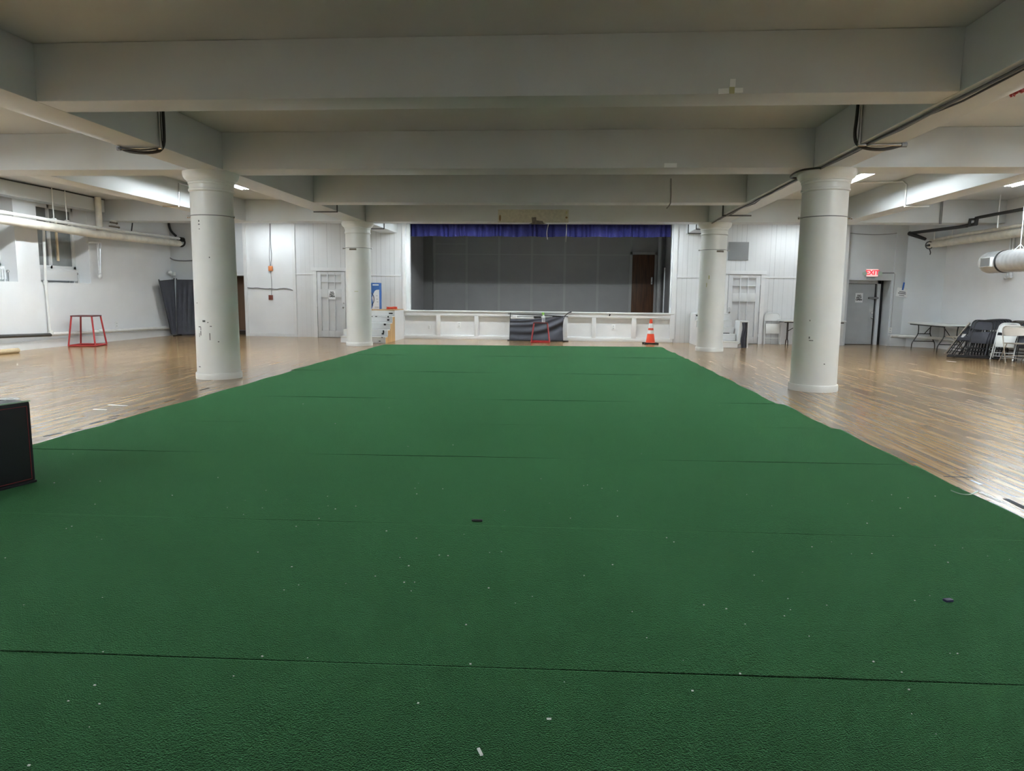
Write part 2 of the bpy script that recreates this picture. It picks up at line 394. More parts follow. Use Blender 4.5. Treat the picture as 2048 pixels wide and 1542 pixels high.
# trims on the back wall
struct(MB().box(-8.52, -8.42, YB-.03, YB, 0, ZC-.3).build('trim_2', 'trim'))
struct(MB().box(-10.08, -9.98, YB-.03, YB, 0, 3.45).box(-9.98, -8.52, YB-.025, YB, 0, .1).build('trim_3', 'trim'))
struct(MB().box(-8.42, -7.83, YB-.02, YB, 1.93, 1.965).build('trim_4', 'trim'))
struct(MB().box(-6.78, -5.12, YB-.02, YB, 1.91, 1.945).build('trim_5', 'trim'))
struct(MB().box(3.22, 4.62, YB-.02, YB, 1.93, 1.965).build('trim_6', 'trim'))
struct(MB().box(5.72, 6.98, YB-.02, YB, 1.945, 1.98).build('trim_7', 'trim'))
struct(MB().box(6.98, 7.06, YB-.025, YB, 1.98, 3.5).build('trim_8', 'trim'))
struct(MB().box(7.80, 8.06, YB-.10, YB, 0, 3.55).box(7.78, 8.08, YB-.12, YB, 0, .1).build('trim_9', 'trim'), 'white corner post beside exit door wall')
struct(MB().box(9.40, 9.62, YB-.03, YB, .1, 3.3).build('trim_10', 'grey_wall'))
struct(MB().box(9.37, 9.95, YB-.12, YB, 0, .33, bev=.02).build('trim_11', 'grey_wall'), 'lumpy painted plinth block below the outlet')
# beams, each its own
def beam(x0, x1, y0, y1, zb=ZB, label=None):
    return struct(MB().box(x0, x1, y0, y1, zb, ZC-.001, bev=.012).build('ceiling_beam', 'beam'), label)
beam(LO, LI, YF, YB, label='long beam carried by the left row of columns')
beam(RI, RO, YF, YB, label='long beam carried by the right row of columns')
for y0, y1 in ((-.95, -.53), (6.83, 7.25), (14.44, 14.87)): beam(LI, RI, y0, y1, label='cross beam between the two long beams')
for y0, y1 in ((-4.75, -4.2), (2.93, 3.48), (10.61, 11.16), (18.19, 18.74)):
    beam(LI, RI, y0, y1, label='cross beam on the columns, middle span')
    beam(LX, LO, y0, y1, label='cross beam over the left aisle'); beam(RO, RX, y0, y1, label='cross beam over the right aisle')
beam(-8.82, -8.4, 11.16, 18.19, label='short long beam in the middle of the left aisle')
beam(6.58, 7.0, 11.16, 18.19, label='short long beam in the middle of the right aisle')

# windows in the recesses
def window(n, y0, y1):
    x = LX-DEP
    fr = MB(); z0, z1 = 1.9, 3.47
    for a, b, c, d in ((y0, y0+.09, z0, z1), (y1-.09, y1, z0, z1), (y0, y1, z0, z0+.08), (y0, y1, z1-.1, z1), ((y0+y1)/2-.04, (y0+y1)/2+.04, z0, z1)):
        fr.box(x-.06, x+.02, a, b, c, d, bev=.006)
    w_ = fr.build('window_%d' % n, 'trim'); struct(w_, 'dark window at the back of the wall recess')
    MB().box(x-.03, x-.02, y0+.09, y1-.09, z0+.08, z1-.1).build('pane', 'glass', w_)
    MB().box(x+.02, x+.05, y0+1.08, y0+1.14, z0+.20, z1-.35).build('window_stop', 'warmglow', w_)  # pale strip painted in place of a lamp's reflection in the pane
    MB().box(x-.06, x+.10, y0, y1, z0-.35, z0, bev=.01).build('window_sill', 'trim', w_)
    return w_
window(1, *R1); window(2, *R2)

# ------------------------------------------------------------------ doors
def knob(mb, x, y, z): mb.cyl((x, y, z), (x, y-.05, z), .018, n=12).ball((x, y-.065, z), .03)
def panel_door(n, x0, x1, label, hinge_left, ztop=2.026):
    d = struct(thing('door_%d' % n, label, 'door'), label); del d['category']
    W = x1-x0; y = YB-.012
    fr = MB().box(x0-.13, x0-.012, YB-.06, YB, 0, ztop+.01).box(x1+.012, x1+.13, YB-.06, YB, 0, ztop+.01).box(x0-.17, x1+.17, YB-.075, YB, ztop+.016, ztop+.12)
    fr.build('door_frame', 'trim', d)
    MB().box(x0, x1, y+.004, y+.012, .012, ztop).build('recess_panel', 'door', d)
    lf = MB(); yy0, yy1 = y-.04, y+.004
    cols = [x0+.135*W, x0+.365*W, x0+.395*W, x0+.605*W, x0+.635*W, x0+.865*W]
    st = [(x0, cols[0]), (cols[1], cols[2]), (cols[3], cols[4]), (cols[5], x1)]
    for a, b in st: lf.box(a, b, yy0, yy1, .012, ztop, bev=.004)
    for z0, z1 in ((.012, .21), (1.24, 1.49), (1.695, 1.725), (1.93, ztop)):
        for a, b in ((cols[0], cols[1]), (cols[2], cols[3]), (cols[4], cols[5])): lf.box(a, b, yy0, yy1, z0, z1, bev=.004)
    lf = lf.build('door_leaf', 'door', d)
    kx = x1-.05 if hinge_left else x0+.05
    k = MB(); knob(k, kx, yy0, .93); k.build('door_knob', 'chrome', lf)
    k = MB().cyl((kx, yy0, 1.06), (kx, yy0-.03, 1.06), .026, n=14); k.build('deadbolt', 'chrome', lf)
    hx = x0-.01 if hinge_left else x1+.01
    for z in (.25, 1.0, 1.78): MB().cyl((hx, yy0-.004, z-.05), (hx, yy0-.004, z+.05), .011, n=8).build('hinge', 'trim', lf)
    return d
panel_door(1, -7.735, -6.855, 'white panelled door with a paper notice, behind the column', True)
panel_door(2, 4.708, 5.628, 'white panelled door beside the white folding chair', False)
# brown door on the stage
YS = 26.3
d3 = thing('door_3', 'dark brown wooden door at the back of the stage', 'door'); struct(d3); del d3['category']
MB().box(2.30, 3.09, YS-.05, YS-.01, SF+.01, 2.86, bev=.005).build('door_leaf', 'brown_door', d3); lf3 = kids(d3)[0]
MB().box(2.20, 2.295, YS-.06, YS, SF, 2.95).box(3.095, 3.18, YS-.06, YS, SF, 2.95).box(2.2, 3.18, YS-.06, YS, 2.865, 2.95).build('door_frame', 'batten', d3)
k = MB(); k.box(2.985, 3.045, YS-.058, YS-.05, 1.80, 2.06, bev=.003); knob(k, 3.015, YS-.058, 1.86); k.build('door_knob', 'chrome', lf3)
# exit door
d4 = thing('door_4', 'grey exit door set back in the wall', 'door'); struct(d4); del d4['category']
YE = 22.02
MB().box(8.22, 9.10, YE, YE+.045, .012, 1.80, bev=.004).build('door_leaf', 'door_grey', d4); lf4 = kids(d4)[0]
MB().box(8.26, 9.0, YE-.006, YE, .06, .34).box(8.34, 8.96, YE-.004, YE, .42, 1.25).build('recess_panel', 'door_grey', lf4)
MB().box(8.16, 8.215, YE-.03, YE+.06, 0, EXT).box(9.16, 9.25, YE-.03, YE+.06, 0, EXT).box(8.215, 9.25, YE-.03, YE+.06, 1.81, EXT).build('door_frame', 'grey_wall', d4)
MB().box(9.105, 9.155, YE+.05, YE+.07, 0, 1.81).build('door_gap', 'black', d4)
k = MB(); knob(k, 9.05, YE, .80); k.build('door_knob', 'chrome', lf4)
MB().cyl((9.05, YE, .95), (9.05, YE-.03, .95), .032, n=16).build('deadbolt', 'chrome', lf4)
MB().box(8.92, 9.2, YE-.07, YE-.005, 1.36, 1.42, bev=.01).build('door_closer', 'grille', lf4)
struct(MB().box(EX1, EX1+.1, YE+.06, YE+.2, 0, 2.2).box(EX0-.1, EX1+.2, YE+.08, YE+.2, 0, 2.2).build('wall_exit_back', 'black'))
# brown door in the alcove
d5 = thing('door_5', 'plain brown door set back behind the tall column', 'door'); struct(d5); del d5['category']
MB().box(-10.80, -10.09, YB+.95, YB+1.0, .13, 1.88, bev=.004).build('door_leaf', 'tan_door', d5)
MB().box(-10.80, -10.09, YB+.94, YB+1.0, 0, .12).build('threshold', 'brownmetal', d5)

# ------------------------------------------------------------------ stage
st = thing('stage', 'raised stage with white panelled apron across the end of the hall', 'stage', (0, 0, 0))
MB().box(-5.36, 3.45, YB+.31, YS, 0.02, SF).build('stage_floor', 'stage_floor', st)
ap = MB().box(-5.08, 3.16, YB+.075, YB+.15, 0, ST-.02)
ap.build('apron_back', 'trim', st)
vx = [(-5.08, -5.02), (-4.03, -3.90), (-2.85, -2.72), (-1.76, -1.60), (-.15, .0), (.735, .85), (1.925, 2.06), (3.05, 3.16)]
fr = MB()
for a, b in vx: fr.box(a, b, YB, YB+.075, .10, .72, bev=.004)
fr.box(-5.08, 3.16, YB-.004, YB+.075, 0, .10, bev=.004).box(-5.08, 3.16, YB-.004, YB+.075, .72, ST-.03, bev=.004)
for (a, b), (c, d) in zip(vx, vx[1:]):
    fr.box(b, c, YB+.02, YB+.075, .685, .72, bev=.004); fr.box(b, c, YB+.02, YB+.075, .10, .125, bev=.004)
fr.build('apron_frame', 'trim', st)
MB().box(-5.1, 3.17, YB-.03, YB+.30, ST-.03, ST+.005, bev=.008).build('stage_lip', 'whitemetal', st)
MB().box(-5.07, OPL, YB-.02, YB+.16, ST, 3.5).box(-5.02, OPL+.10, YB+.16, YB+.30, ST, 3.5).build('proscenium_jamb', 'trim', st)
MB().box(OPR, OPR+.13, YB-.02, YB+.16, .1, 3.5).box(OPR-.02, OPR+.1, YB+.16, YB+.30, ST, 3.5).build('proscenium_jamb', 'trim', st)
# stage house walls
struct(MB().box(-5.5, 3.5, YS, YS+.12, 0, 4.0).build('wall_stage_back', 'stage_grey'), 'grey panelled wall at the back of the stage')
struct(MB().box(-5.5, -5.36, YB+.3, YS, SF-.02, 4.0).build('wall_stage_left', 'stage_grey'))
struct(MB().box(3.45, 3.6, YB+.3, YS, SF-.02, 4.0).build('wall_stage_right', 'stage_grey'))
struct(MB().box(-5.5, 3.6, YB+.3, YS+.1, 4.0, 4.15).box(-5.5, 3.6, YB+.15, YB+.3, 3.5, 4.15).build('ceiling_stage', 'stage_grey'))
bx = [-4.975+1.207*i for i in range(7)]
mb = MB()
for x in bx: mb.box(x-.035, x-.008, YS-.018, YS, SF, 3.9).box(x+.008, x+.035, YS-.018, YS, SF, 3.9)
for z in (2.845, 1.765): mb.box(bx[0], bx[-1] if z < 2 else 2.2, YS-.014, YS, z-.012, z+.012)
mb.box(bx[0], bx[1], YS-.014, YS, 3.20, 3.225)
struct(mb.build('trim_12', 'batten'), 'batten strips over the joints of the stage wall panels')
struct(MB().box(-5.36, -5.02, YS-.14, YS, SF, 3.95).build('trim_13', plain('dark stage post', (.2, .19, .185), .6)), 'dark post in the far corner of the stage')
tag(MB().cyl((3.26, YS-.25, SF), (3.26, YS-.25, 3.9), .085, n=20).build('riser_pipe', 'batten'), 'grey vertical pipe beside the brown stage door', 'pipe')
tag(MB().cyl((3.30, YS-1.3, SF), (3.30, YS-1.3, 2.35), .02, n=10).build('thin_pipe', 'trim'), 'thin white upright pipe at the side wall of the stage', 'pipe')
# blue valance
vl = thing('stage_valance', 'gathered blue valance curtain along the top of the stage opening', 'curtain')
def vf(u, v):
    x = -4.93+u*(3.03+4.93)
    k = math.sin(u*2*PI*43+2.3*math.sin(u*37)+1.2*math.sin(u*91))
    return (x, YB+.40+(.03+.02*v)*k + .015*math.sin(u*140), 3.56-v*(.42+.010*math.sin(u*50)))
MB().grid(vf, 420, 6, .006, (0, -1, 0)).build('valance_cloth', 'blue', vl, smooth=80)
MB().cyl((-4.95, YB+.42, 3.56), (3.05, YB+.42, 3.56), .02).build('curtain_rod', 'black', vl)
sb = tag(MB().box(-5.02, -4.90, YB+.31, YB+.42, 2.73, 2.91, bev=.008).build('stage_switch_box', 'plastic'), 'white switch box on the inner edge of the stage opening', 'box')

# ------------------------------------------------------------------ columns
def column(x, y, label, hooks=True):
    t = thing('column', label, 'column', (x, y, 0), 0, 'round columns beside the carpet')
    MB().lathe([(.349, 0), (.351, .02), (.351, .085), (.345, .098), (.33, .1)], cap=True).build('base_ring', 'column', t)
    MB().lathe([(.329, .1), (.327, .6), (.323, 1.6), (.317, 2.90), (.322, 2.905)], cap=True).build('shaft', 'column', t)
    MB().lathe([(.318, 2.905), (.334, 2.915), (.337, 2.93), (.334, 2.945), (.325, 2.95), (.325, 3.015), (.336, 3.02), (.34, 3.035), (.336, 3.05), (.346, 3.056),
                (.352, 3.075), (.385, 3.10), (.405, 3.14), (.412, 3.17), (.412, ZB)], cap=True).build('capital', 'column', t)
    MB().lathe([(.3215, 2.535), (.326, 2.54), (.3215, 2.547)], n=40, cap=False).build('wire_band', 'greycable', t)
    if hooks:
        for s in (-1, 1): MB().cyl((s*.315, -.05, 2.54), (s*.365, -.06, 2.53), .012, n=8).ball((s*.37, -.06, 2.535), .02).build('hook', 'chrome', t)
    return t
CL = {}
CL['nl'] = column(-5.60, 10.96, 'white round column with grey scuffs, by the carpet, nearer one of the left row')
CL['nr'] = column(3.715, 10.93, 'white round column on the bare floor, nearer one of the right row')
CL['fl'] = column(-5.52, 18.46, 'white round column in front of the panelled door, beside left stage steps')
CL['fr'] = column(3.637, 18.47, 'white round column in front of the right stage steps')
def on_col(key, ang, z, w_, h, mat, name='scuff_mark', r=None):
    """thin curved patch on a column shaft; ang measured from the side facing the hall entrance"""
    def f(u, v):
        zz = z+(v-.5)*h
        rr = .3297-(zz-.1)*.0045+.0012 if r is None else r
        a = -PI/2+ang+(u-.5)*w_/rr
        return (rr*math.cos(a), rr*math.sin(a), zz)
    return MB().grid(f, 6, 2).build(name, mat, CL[key])
rr = random.Random(3)
for a, z, w_, h in ((-.15, .92, .05, .03), (.05, .90, .02, .012), (-.35, .80, .012, .05), (-.42, .83, .05, .014), (.18, .84, .03, .012), (.12, .68, .012, .11),
                    (-.36, .73, .016, .07), (-.46, .70, .012, .06), (-.2, 2.40, .03, .018), (-.2, 2.45, .02, .03), (-.19, 2.33, .02, .012), (.25, 1.9, .015, .02),
                    (-.55, 1.2, .02, .012), (.5, .60, .02, .015), (-.55, .2, .05, .014)):
    on_col('nl', a, z, w_, h, 'scuff')
for a, z, w_, h in ((-.52, .76, .06, .012), (-.6, .80, .018, .03), (.1, .42, .02, .015), (-.62, 1.05, .012, .02)): on_col('nr', a, z, w_, h, 'scuff')
on_col('fl', -.15, 2.50, .20, .05, 'bareplaster', 'peeled_patch'); on_col('fl', .1, 1.42, .1, .014, 'oldtape', 'tape_scrap')
on_col('fr', .35, 2.50, .20, .05, 'bareplaster', 'peeled_patch'); on_col('fr', -.45, 1.86, .03, .09, 'oldtape', 'tape_scrap'); on_col('fr', -.62, 1.67, .02, .1, 'oldtape', 'tape_scrap')

# ------------------------------------------------------------------ carpet
cp = thing('green_carpet', 'large green turf carpet laid in cross strips down the middle of the hall', 'carpet', (0, 0, 0))
edges = [(18.66, 19.38), (17.12, 17.55), (15.45, 15.85), (13.80, 14.15), (12.12, 12.43), (10.58, 10.88), (8.90, 9.25), (7.0, 7.55), (5.62, 5.95), (3.92, 4.11), (2.28, 2.53), (.6, .85), (-1.0, -.8), (-2.6, -2.4)]
rj = random.Random(5)
for i in range(len(edges)-1):
    (a0, a1), (b0, b1) = edges[i], edges[i+1]
    ym = (a0+b0)/2
    xl = -4.95+(18.66-ym)*.0175+rj.uniform(-.02, .02); xr = 2.51+(19.3-ym)*.0275+rj.uniform(-.03, .03)
    if 9.3 < ym < 12: xr -= .03
    g = .0012
    def f(u, v):
        x = xl+(xr-xl)*u+ (.012*math.sin(v*9+i) if u in (0., 1.) else 0)
        k = (x+4.95)/7.46
        ya = a0+(a1-a0)*k-g; yb = b0+(b1-b0)*k+g
        e = min(u, 1-u)*(xr-xl); ev = min(v, 1-v)*1.6
        z = .016+.002*math.sin(x*2.1+i)*math.sin(v*5)
        if e < .02: z = .010
        z += .0014*(i % 2)
        return (x, ya+(yb-ya)*v, z)
    mb = MB()
    us = [0, .002, .006]+[j/24 for j in range(1, 24)]+[.994, .998, 1]; vs = [0, .004, .012]+[j/10 for j in range(1, 10)]+[.988, .996, 1]
    A = [[mb.b.verts.new(f(u, v)) for v in vs] for u in us]
    for p in range(len(us)-1):
        for q in range(len(vs)-1): mb.b.faces.new((A[p][q], A[p+1][q], A[p+1][q+1], A[p][q+1]))
    o = mb.build('carpet_strip', 'turf', cp, smooth=180)
    sm = o.modifiers.new('thick', 'SOLIDIFY'); sm.thickness = .005; sm.offset = -1
# lint on the carpet and bare flecks
mb = MB(); rl = random.Random(11)
for i in range(260):
    y = rl.uniform(.9, 12) if i > 200 else rl.uniform(.9, 5); x = rl.uniform(-4.2, 2.6)
    s = rl.uniform(.0012, .003)
    mb.box(x-s*rl.uniform(.6, 1.8), x+s, y-s, y+s, .0212, .0212+s)
o = mb.build('carpet_lint', 'lint'); o['kind'] = 'stuff'; tag(o, 'white specks of lint scattered over the green carpet', 'lint')
for px, py, l, a, lab in ((1098, 1439, .015, .1, 'small white crumb on the green carpet near its front edge'), (960, 1505, .034, 2.0, 'short pale thread on the green carpet at the front')):
    p = at(px, py, Z=.02)
    tag(MB().box(-l/2, l/2, -l*.1-.001, l*.1+.001, 0, .004, mat=Matrix.Translation((p.x, p.y, .0205)) @ Matrix.Rotation(a, 4, 'Z')).build('carpet_crumb', 'lint'), lab, 'crumb')
p = at(1896, 1203, Z=.02); tag(MB().box(-.02, .02, -.012, .012, 0, .012, bev=.004, mat=Matrix.Translation((p.x, p.y, .0205)) @ Matrix.Rotation(.3, 4, 'Z')).build('lint_clump', 'cartondark'), 'small dark blue scrap lying on the green carpet', 'scrap')
p = at(955, 1042, Z=.02); tag(MB().box(-.035, .03, -.012, .012, 0, .008, bev=.003, mat=Matrix.Translation((p.x, p.y, .0205))).build('leaf_scrap', 'cable'), 'small black scrap on a seam of the green carpet', 'scrap')
q = [at(1902, 981, Z=.022), at(1920, 988, Z=.022), at(1940, 990, Z=.022), at(1955, 983, Z=.022)]
tag(MB().tube(q, .004, 6, smooth=2).build('loose_thread', 'limeprint'), 'loose pale thread curling by the right carpet edge', 'thread')
# pale strips on the wooden floor
for a, b, lab in (((188, 819), (212, 820), 'short white tape strip on the floor by the black box'), ((217, 810), (254, 812), 'longer white tape strip on the floor by the black box'),
                  ((1893, 722), (1912, 724), 'pale wood strip on the floor in front of the dark chairs'), ((1897, 714), (1903, 714), 'tiny pale scrap on the floor beside the dark chairs')):
    p, q = at(*a, Z=0), at(*b, Z=0); dv = (q-p); n = Vector((-dv.y, dv.x, 0)).normalized()*.018
    tag(MB().prism([p-n, q-n, q+n, p+n], (0, 0, .004)).build('floor_strip', 'paper'), lab, 'strip')

# ------------------------------------------------------------------ lights
def strip_light(x, y, label, along='Y', z=ZC, L=2.44, group='strip lights on the aisle ceiling', tube='tube'):
    t = thing('strip_light', label, 'light', (x, y, z), 0 if along == 'Y' else PI/2, group)
    hs = MB().box(-.055, .055, -L/2, L/2, -.055, -.001, bev=.006).build('housing', 'whitemetal', t)
    for s in (-1, 1): MB().prism([(s*.05, -L/2, -.045), (s*.058, -L/2, -.045), (s*.126, -L/2, -.104), (s*.120, -L/2, -.108)], (0, L, 0)).build('reflector_wing', 'whitemetal', hs)
    for s in (-1, 1): MB().cyl((s*.036, -L/2+.03, -.075), (s*.036, L/2-.03, -.075), .016, n=10).build('fluorescent_tube', tube, t)
    for s in (-1, 1): MB().box(-.05, .05, s*(L/2-.02)-.012, s*(L/2-.02)+.012, -.09, -.05).build('lamp_holder', 'plastic', hs)
    return t
strip_light(5.44, 14.25, 'lit strip light just right of the nearer right column')
strip_light(8.80, 14.25, 'lit strip light above the hanging duct')
strip_light(-7.22, 14.55, 'lit strip light just right of the nearer left column')
strip_light(-10.5, 14.25, 'lit strip light above the left aisle near the windows')
for x in (5.44, 8.80, -7.22, -10.5):
    for y in (6.9, -.9): strip_light(x, y, 'lit strip light over the aisle, outside the frame')
for x, L, lab in ((-9.0, 1.22, 'short lit strip light over the white panel behind the last cross beam'), (-3.2, 2.44, 'lit strip light before the left half of the stage behind the last cross beam'),
                  (1.3, 2.44, 'lit strip light before the right half of the stage behind the last cross beam'), (6.4, 1.22, 'short lit strip light over the white folding chair behind the last cross beam')):
    strip_light(x, 20.3, lab, along='X', L=L, tube='tube' if L > 2 else 'tube_short')

# worn and stained places in the floor boards, shapes of their own
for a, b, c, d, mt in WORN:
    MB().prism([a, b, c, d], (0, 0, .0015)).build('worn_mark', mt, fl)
for y in (-5.4, -8.0):  # unseen pendants, added as front fill for the middle beams and columns
    for x in (-4.3, -1.6, 1.1, 3.8):
        t = strip_light(x, y, 'lit pendant strip light hung behind the camera', along='X', z=2.6, group='pendant lights behind the camera', tube='tube_rear')
        for s in (-1, 1): MB().cyl((0, s*.9, 0), (0, s*.9, ZC-2.6), .006, n=6).build('hanger_rod', 'conduit', t)

# ------------------------------------------------------------------ left wall: radiators and pipes
def radiator(y0, y1, x, z0, h, label, fins=True):
    t = thing('radiator', label, 'radiator', (x, (y0+y1)/2, z0)); L = (y1-y0)/2
    if fins:
        n = int(L*2/.075); 
        for i in range(n):
            yy = -L+.04+i*(2*L-.08)/(n-1)
            mb = MB()
            for dx in (-.055, .055): mb.tube([(dx, yy, .05), (dx, yy, h-.02)], .024, 8)
            mb.tube([(-.055, yy, .07), (.055, yy, .07)], .03, 8).tube([(-.055, yy, h-.03), (.055, yy, h-.03)], .03, 8)
            mb.build('radiator_section', 'radiator', t)
        for s in (-1, 1): MB().box(-.05, .05, s*(L-.04)-.015, s*(L-.04)+.015, 0, .06).build('foot', 'radiator', t)
    else:
        MB().box(-.10, .10, -L, L, .05, h, bev=.02).build('casing', 'radiator', t)
        for s in (-1, 1): MB().box(-.05, .05, s*(L-.06)-.02, s*(L-.06)+.02, 0, .06).build('foot', 'radiator', t)
    v = MB().cyl((0, L, h-.06), (0, L+.10, h-.06), .022, n=10).ball((0, L+.12, h-.06), .035).cyl((0, L+.12, h-.06), (0, L+.12, 0), .014, n=8)
    v.build('radiator_valve', 'chrome', kids(t)[0])
    return t
radiator(13.95, 15.10, LX-.19, 1.555, .29, 'white finned radiator in the window recess at the photo edge')
radiator(16.03, 17.40, LX-.21, 1.555, .30, 'white box fronted radiator in the recess nearer the stage', fins=False)
# big insulated main with the small line on top
PX = -12.03
tag(MB().tube([(PX, 8, 2.86), (PX, 14.4, 2.852), (PX, 17.3, 2.80), (PX, 21.35, 2.835)], .098, 18).build('steam_pipe', 'pipe'), 'thick cream insulated pipe along the left wall', 'pipe')
tag(MB().tube([(PX+.05, 8, 3.02), (PX+.05, 14.4, 3.005), (PX+.05, 17.3, 2.955), (PX+.05, 21.3, 2.985)], .036, 10).build('small_pipe', 'pipewhite'), 'thin white pipe riding on the thick insulated pipe', 'pipe')
t = thing('pipe_escutcheon', 'black ragged hole plate where the left pipes meet the grey wall', 'plate', (PX+.03, 21.42, 2.88))
MB().lathe([(.10, -.01), (.15, -.01), (.15, .01), (.10, .01)], n=24, cap=False).xf(Matrix.Rotation(PI/2, 4, 'X')).build('plate_ring', 'rubber', t)
MB().cyl((0, -.05, .09), (0, .13, .09), .07, n=14).build('pipe_wrap', 'rubber', t)
tag(MB().cyl((PX-.02, 17.65, 2.92), (PX-.02, 17.65, ZC-.01), .078, n=18).build('drop_pipe', 'pipe'), 'thick upright cream pipe dropping to the left wall main', 'pipe')
for px, lab in ((102, 'thin white hanger rod of the left pipes, nearer the windows edge'), (128, 'thin white hanger rod of the left pipes with a clamp, nearer the stage')):
    a = at(px, 380, X=PX); a.z = ZC-.01
    h = thing('pipe_hanger', lab, 'rod', (PX+.02, a.y, 2.98), 0, 'hanger rods of the left pipes')
    MB().cyl((0, 0, 0), (0, .0, ZC-2.99), .012, n=8).build('rod', 'pipewhite', h)
    MB().lathe([(.05, -.03), (.065, -.03), (.065, .03), (.05, .03)], n=20, cap=False).xf(Matrix.Rotation(PI/2, 4, 'X')).build('clamp', 'pipewhite', h)
# valve cluster
t = thing('valve_cluster', 'stack of brown pipe fittings where the upright pipe meets the left main', 'valve', (PX+.02, 18.15, 3.02))
for k in range(4): MB().cyl((0, -.15+.02*k, .03+.05*k), (0, .22-.04*k, .03+.05*k), .022, n=10).ball((0, .24-.04*k, .03+.05*k), .03).build('fitting', ['bareplaster', 'pipewhite'][k % 2], t)
tag(MB().tube([(PX+.02, 18.35, ZC-.02), (PX+.02, 18.35, 3.2)], .010, 6).build('thin_rod', 'pipewhite'), 'thin pale rod above the brown pipe fittings', 'rod')
# black hoses
a = at(337, 445, Y=YB-.05); 
tag(MB().tube([a+V(0, 0, .35), a, at(341, 462, Y=YB-.08), at(352, 472, Y=YB-.12)], .035, 10, smooth=2).build('black_hose', 'cable'), 'black hose bending down to the end of the left pipes', 'hose')
tag(MB().tube([at(265, 430, X=PX+.05), at(265, 446, X=PX+.05), at(263, 462, X=PX+.05)], .016, 8, smooth=1).build('black_hose', 'cable'), 'short black hose hanging above the left pipes', 'hose')
tag(MB().tube([at(335, 497, Y=YB-.02), at(337, 515, Y=YB-.02), at(352, 522, Y=YB-.02), at(392, 521, Y=YB-.02)], .018, 8, smooth=2).build('grey_cable', 'greycable'), 'grey cable bending along the wall above the folded screens', 'cable')
tag(MB().tube([at(385, 448, Y=YB-.02), at(389, 560, Y=YB-.02), at(391, 650, Y=YB-.02)], .014, 6).build('upright_conduit', 'greycable'), 'thin grey upright conduit on the wall behind the folded screens', 'conduit')
# bottom pipe
pts = [at(-60, 675, X=LX+.11), at(0, 673, X=LX+.11), at(101, 669.5, X=LX+.11)]
tag(MB().tube(pts, .042, 12).build('black_pipe', 'conduit'), 'dark pipe low along the left wall under the first windows', 'pipe')
pts = [at(101, 669, X=LX+.11), at(200, 663, X=LX+.11), at(300, 657, X=LX+.11), at(345, 655, X=LX+.11)]
t = thing('return_pipe', 'white pipe low along the left wall towards the folded screens', 'pipe', pts[0])
MB().tube([p-pts[0] for p in pts], .045, 12).build('pipe_run', 'pipewhite', t); MB().cyl(pts[1]-pts[0]-V(0, .08, 0), pts[1]-pts[0]+V(0, .08, 0), .058).build('coupling', 'pipewhite', t)
MB().tube([V(.0, .02, 0), V(0, .02, .10)], .05, 12).build('elbow', 'pipewhite', t)
pts = [at(87, 455, X=LX+.05), at(91, 565, X=LX+.05), at(100, 662, X=LX+.07)]
t = thing('riser_pipe', 'thin white upright pipe between the two window recesses', 'pipe', pts[0])
MB().tube([p-pts[0] for p in pts], .03, 10).build('pipe_run', 'pipewhite', t); MB().cyl(pts[1]-pts[0]+V(0, 0, -.05), pts[1]-pts[0]+V(0, 0, .05), .048).build('coupling', 'pipewhite', t)
p0 = at(200, 484, X=LX+.1)
t = thing('drip_pipe', 'grey upright drip pipe with a short side arm below the left main', 'pipe', p0)
MB().tube([at(175, 484, X=LX+.1)-p0, V(0, 0, 0)], .035, 10).build('side_arm', 'pipewhite', t)
MB().tube([at(195, 488, X=LX+.1)-p0, at(199, 550, X=LX+.1)-p0], .022, 8).build('pipe_run', 'steel', t)
MB().tube([at(201, 486, X=LX+.1)-p0, at(201, 548, X=LX+.1)-p0], .022, 8).build('pipe_run', 'steel', t)
MB().ball(at(200, 552, X=LX+.1)-p0, .06, (1, 1, 1.3)).build('trap', 'steel', t)
# dark cable along the boxed ledge
tag(MB().tube([(LX+.33, 12, 3.735), (LX+.335, 15, 3.72), (LX+.33, 16.4, 3.735), (LX+.33, 18.0, 3.72)], .014, 6).build('dark_cable', 'cable'), 'dark cable along the top of the boxed ledge over the windows', 'cable')
# wall lamp in the corner, outlets
p = at(341, 546, X=LX)
t = thing('emergency_light', 'small white twin emergency lamp in the corner above the folded screens', 'lamp', (LX+.10, 21.3, p.z))
MB().box(-.08, .08, .12, .2, -.08, .03, bev=.01).build('lamp_body', 'plastic', t); MB().lathe([(.02, .10), (.075, .02), (.08, -.01)], n=18).xf(Matrix.Rotation(PI/2, 4, 'X')).build('lamp_head', 'plastic', t)
def outlet(p, nrm, label, mat='plastic', name='wall_outlet', s=1., group=None):
    rz = {'-y': 0, '+x': PI/2, '-x': -PI/2}[nrm]
    t = thing(name, label, 'outlet', p, rz, group)
    MB().box(-.036*s, .036*s, -.008, .0, -.058*s, .058*s, bev=.003).build('cover_plate', mat, t); cp_ = kids(t)[0]
    for z in (-.024, .024): MB().box(-.014, .014, -.011, -.007, z*s-.013, z*s+.013, bev=.002).build('socket', 'greyprint', cp_)
    return t
outlet((LX+.001, 18.69, .44), '+x', 'white outlet low on the left wall beside the tall red stand', s=1.5)
outlet((-4.26, YB+.074, .36), '-y', 'outlet in the first apron panel from the left stage steps', s=1.)
outlet((-3.33, YB+.074, .44), '-y', 'white outlet in the second apron panel from the left stage steps', s=1.5)
outlet((1.385, YB+.074, .43), '-y', 'white outlet in the apron panel left of the orange cone', s=1.5)
outlet((9.41, YB-.035, .46), '-y', 'white outlet at the foot of the exit door conduit', s=1.4)

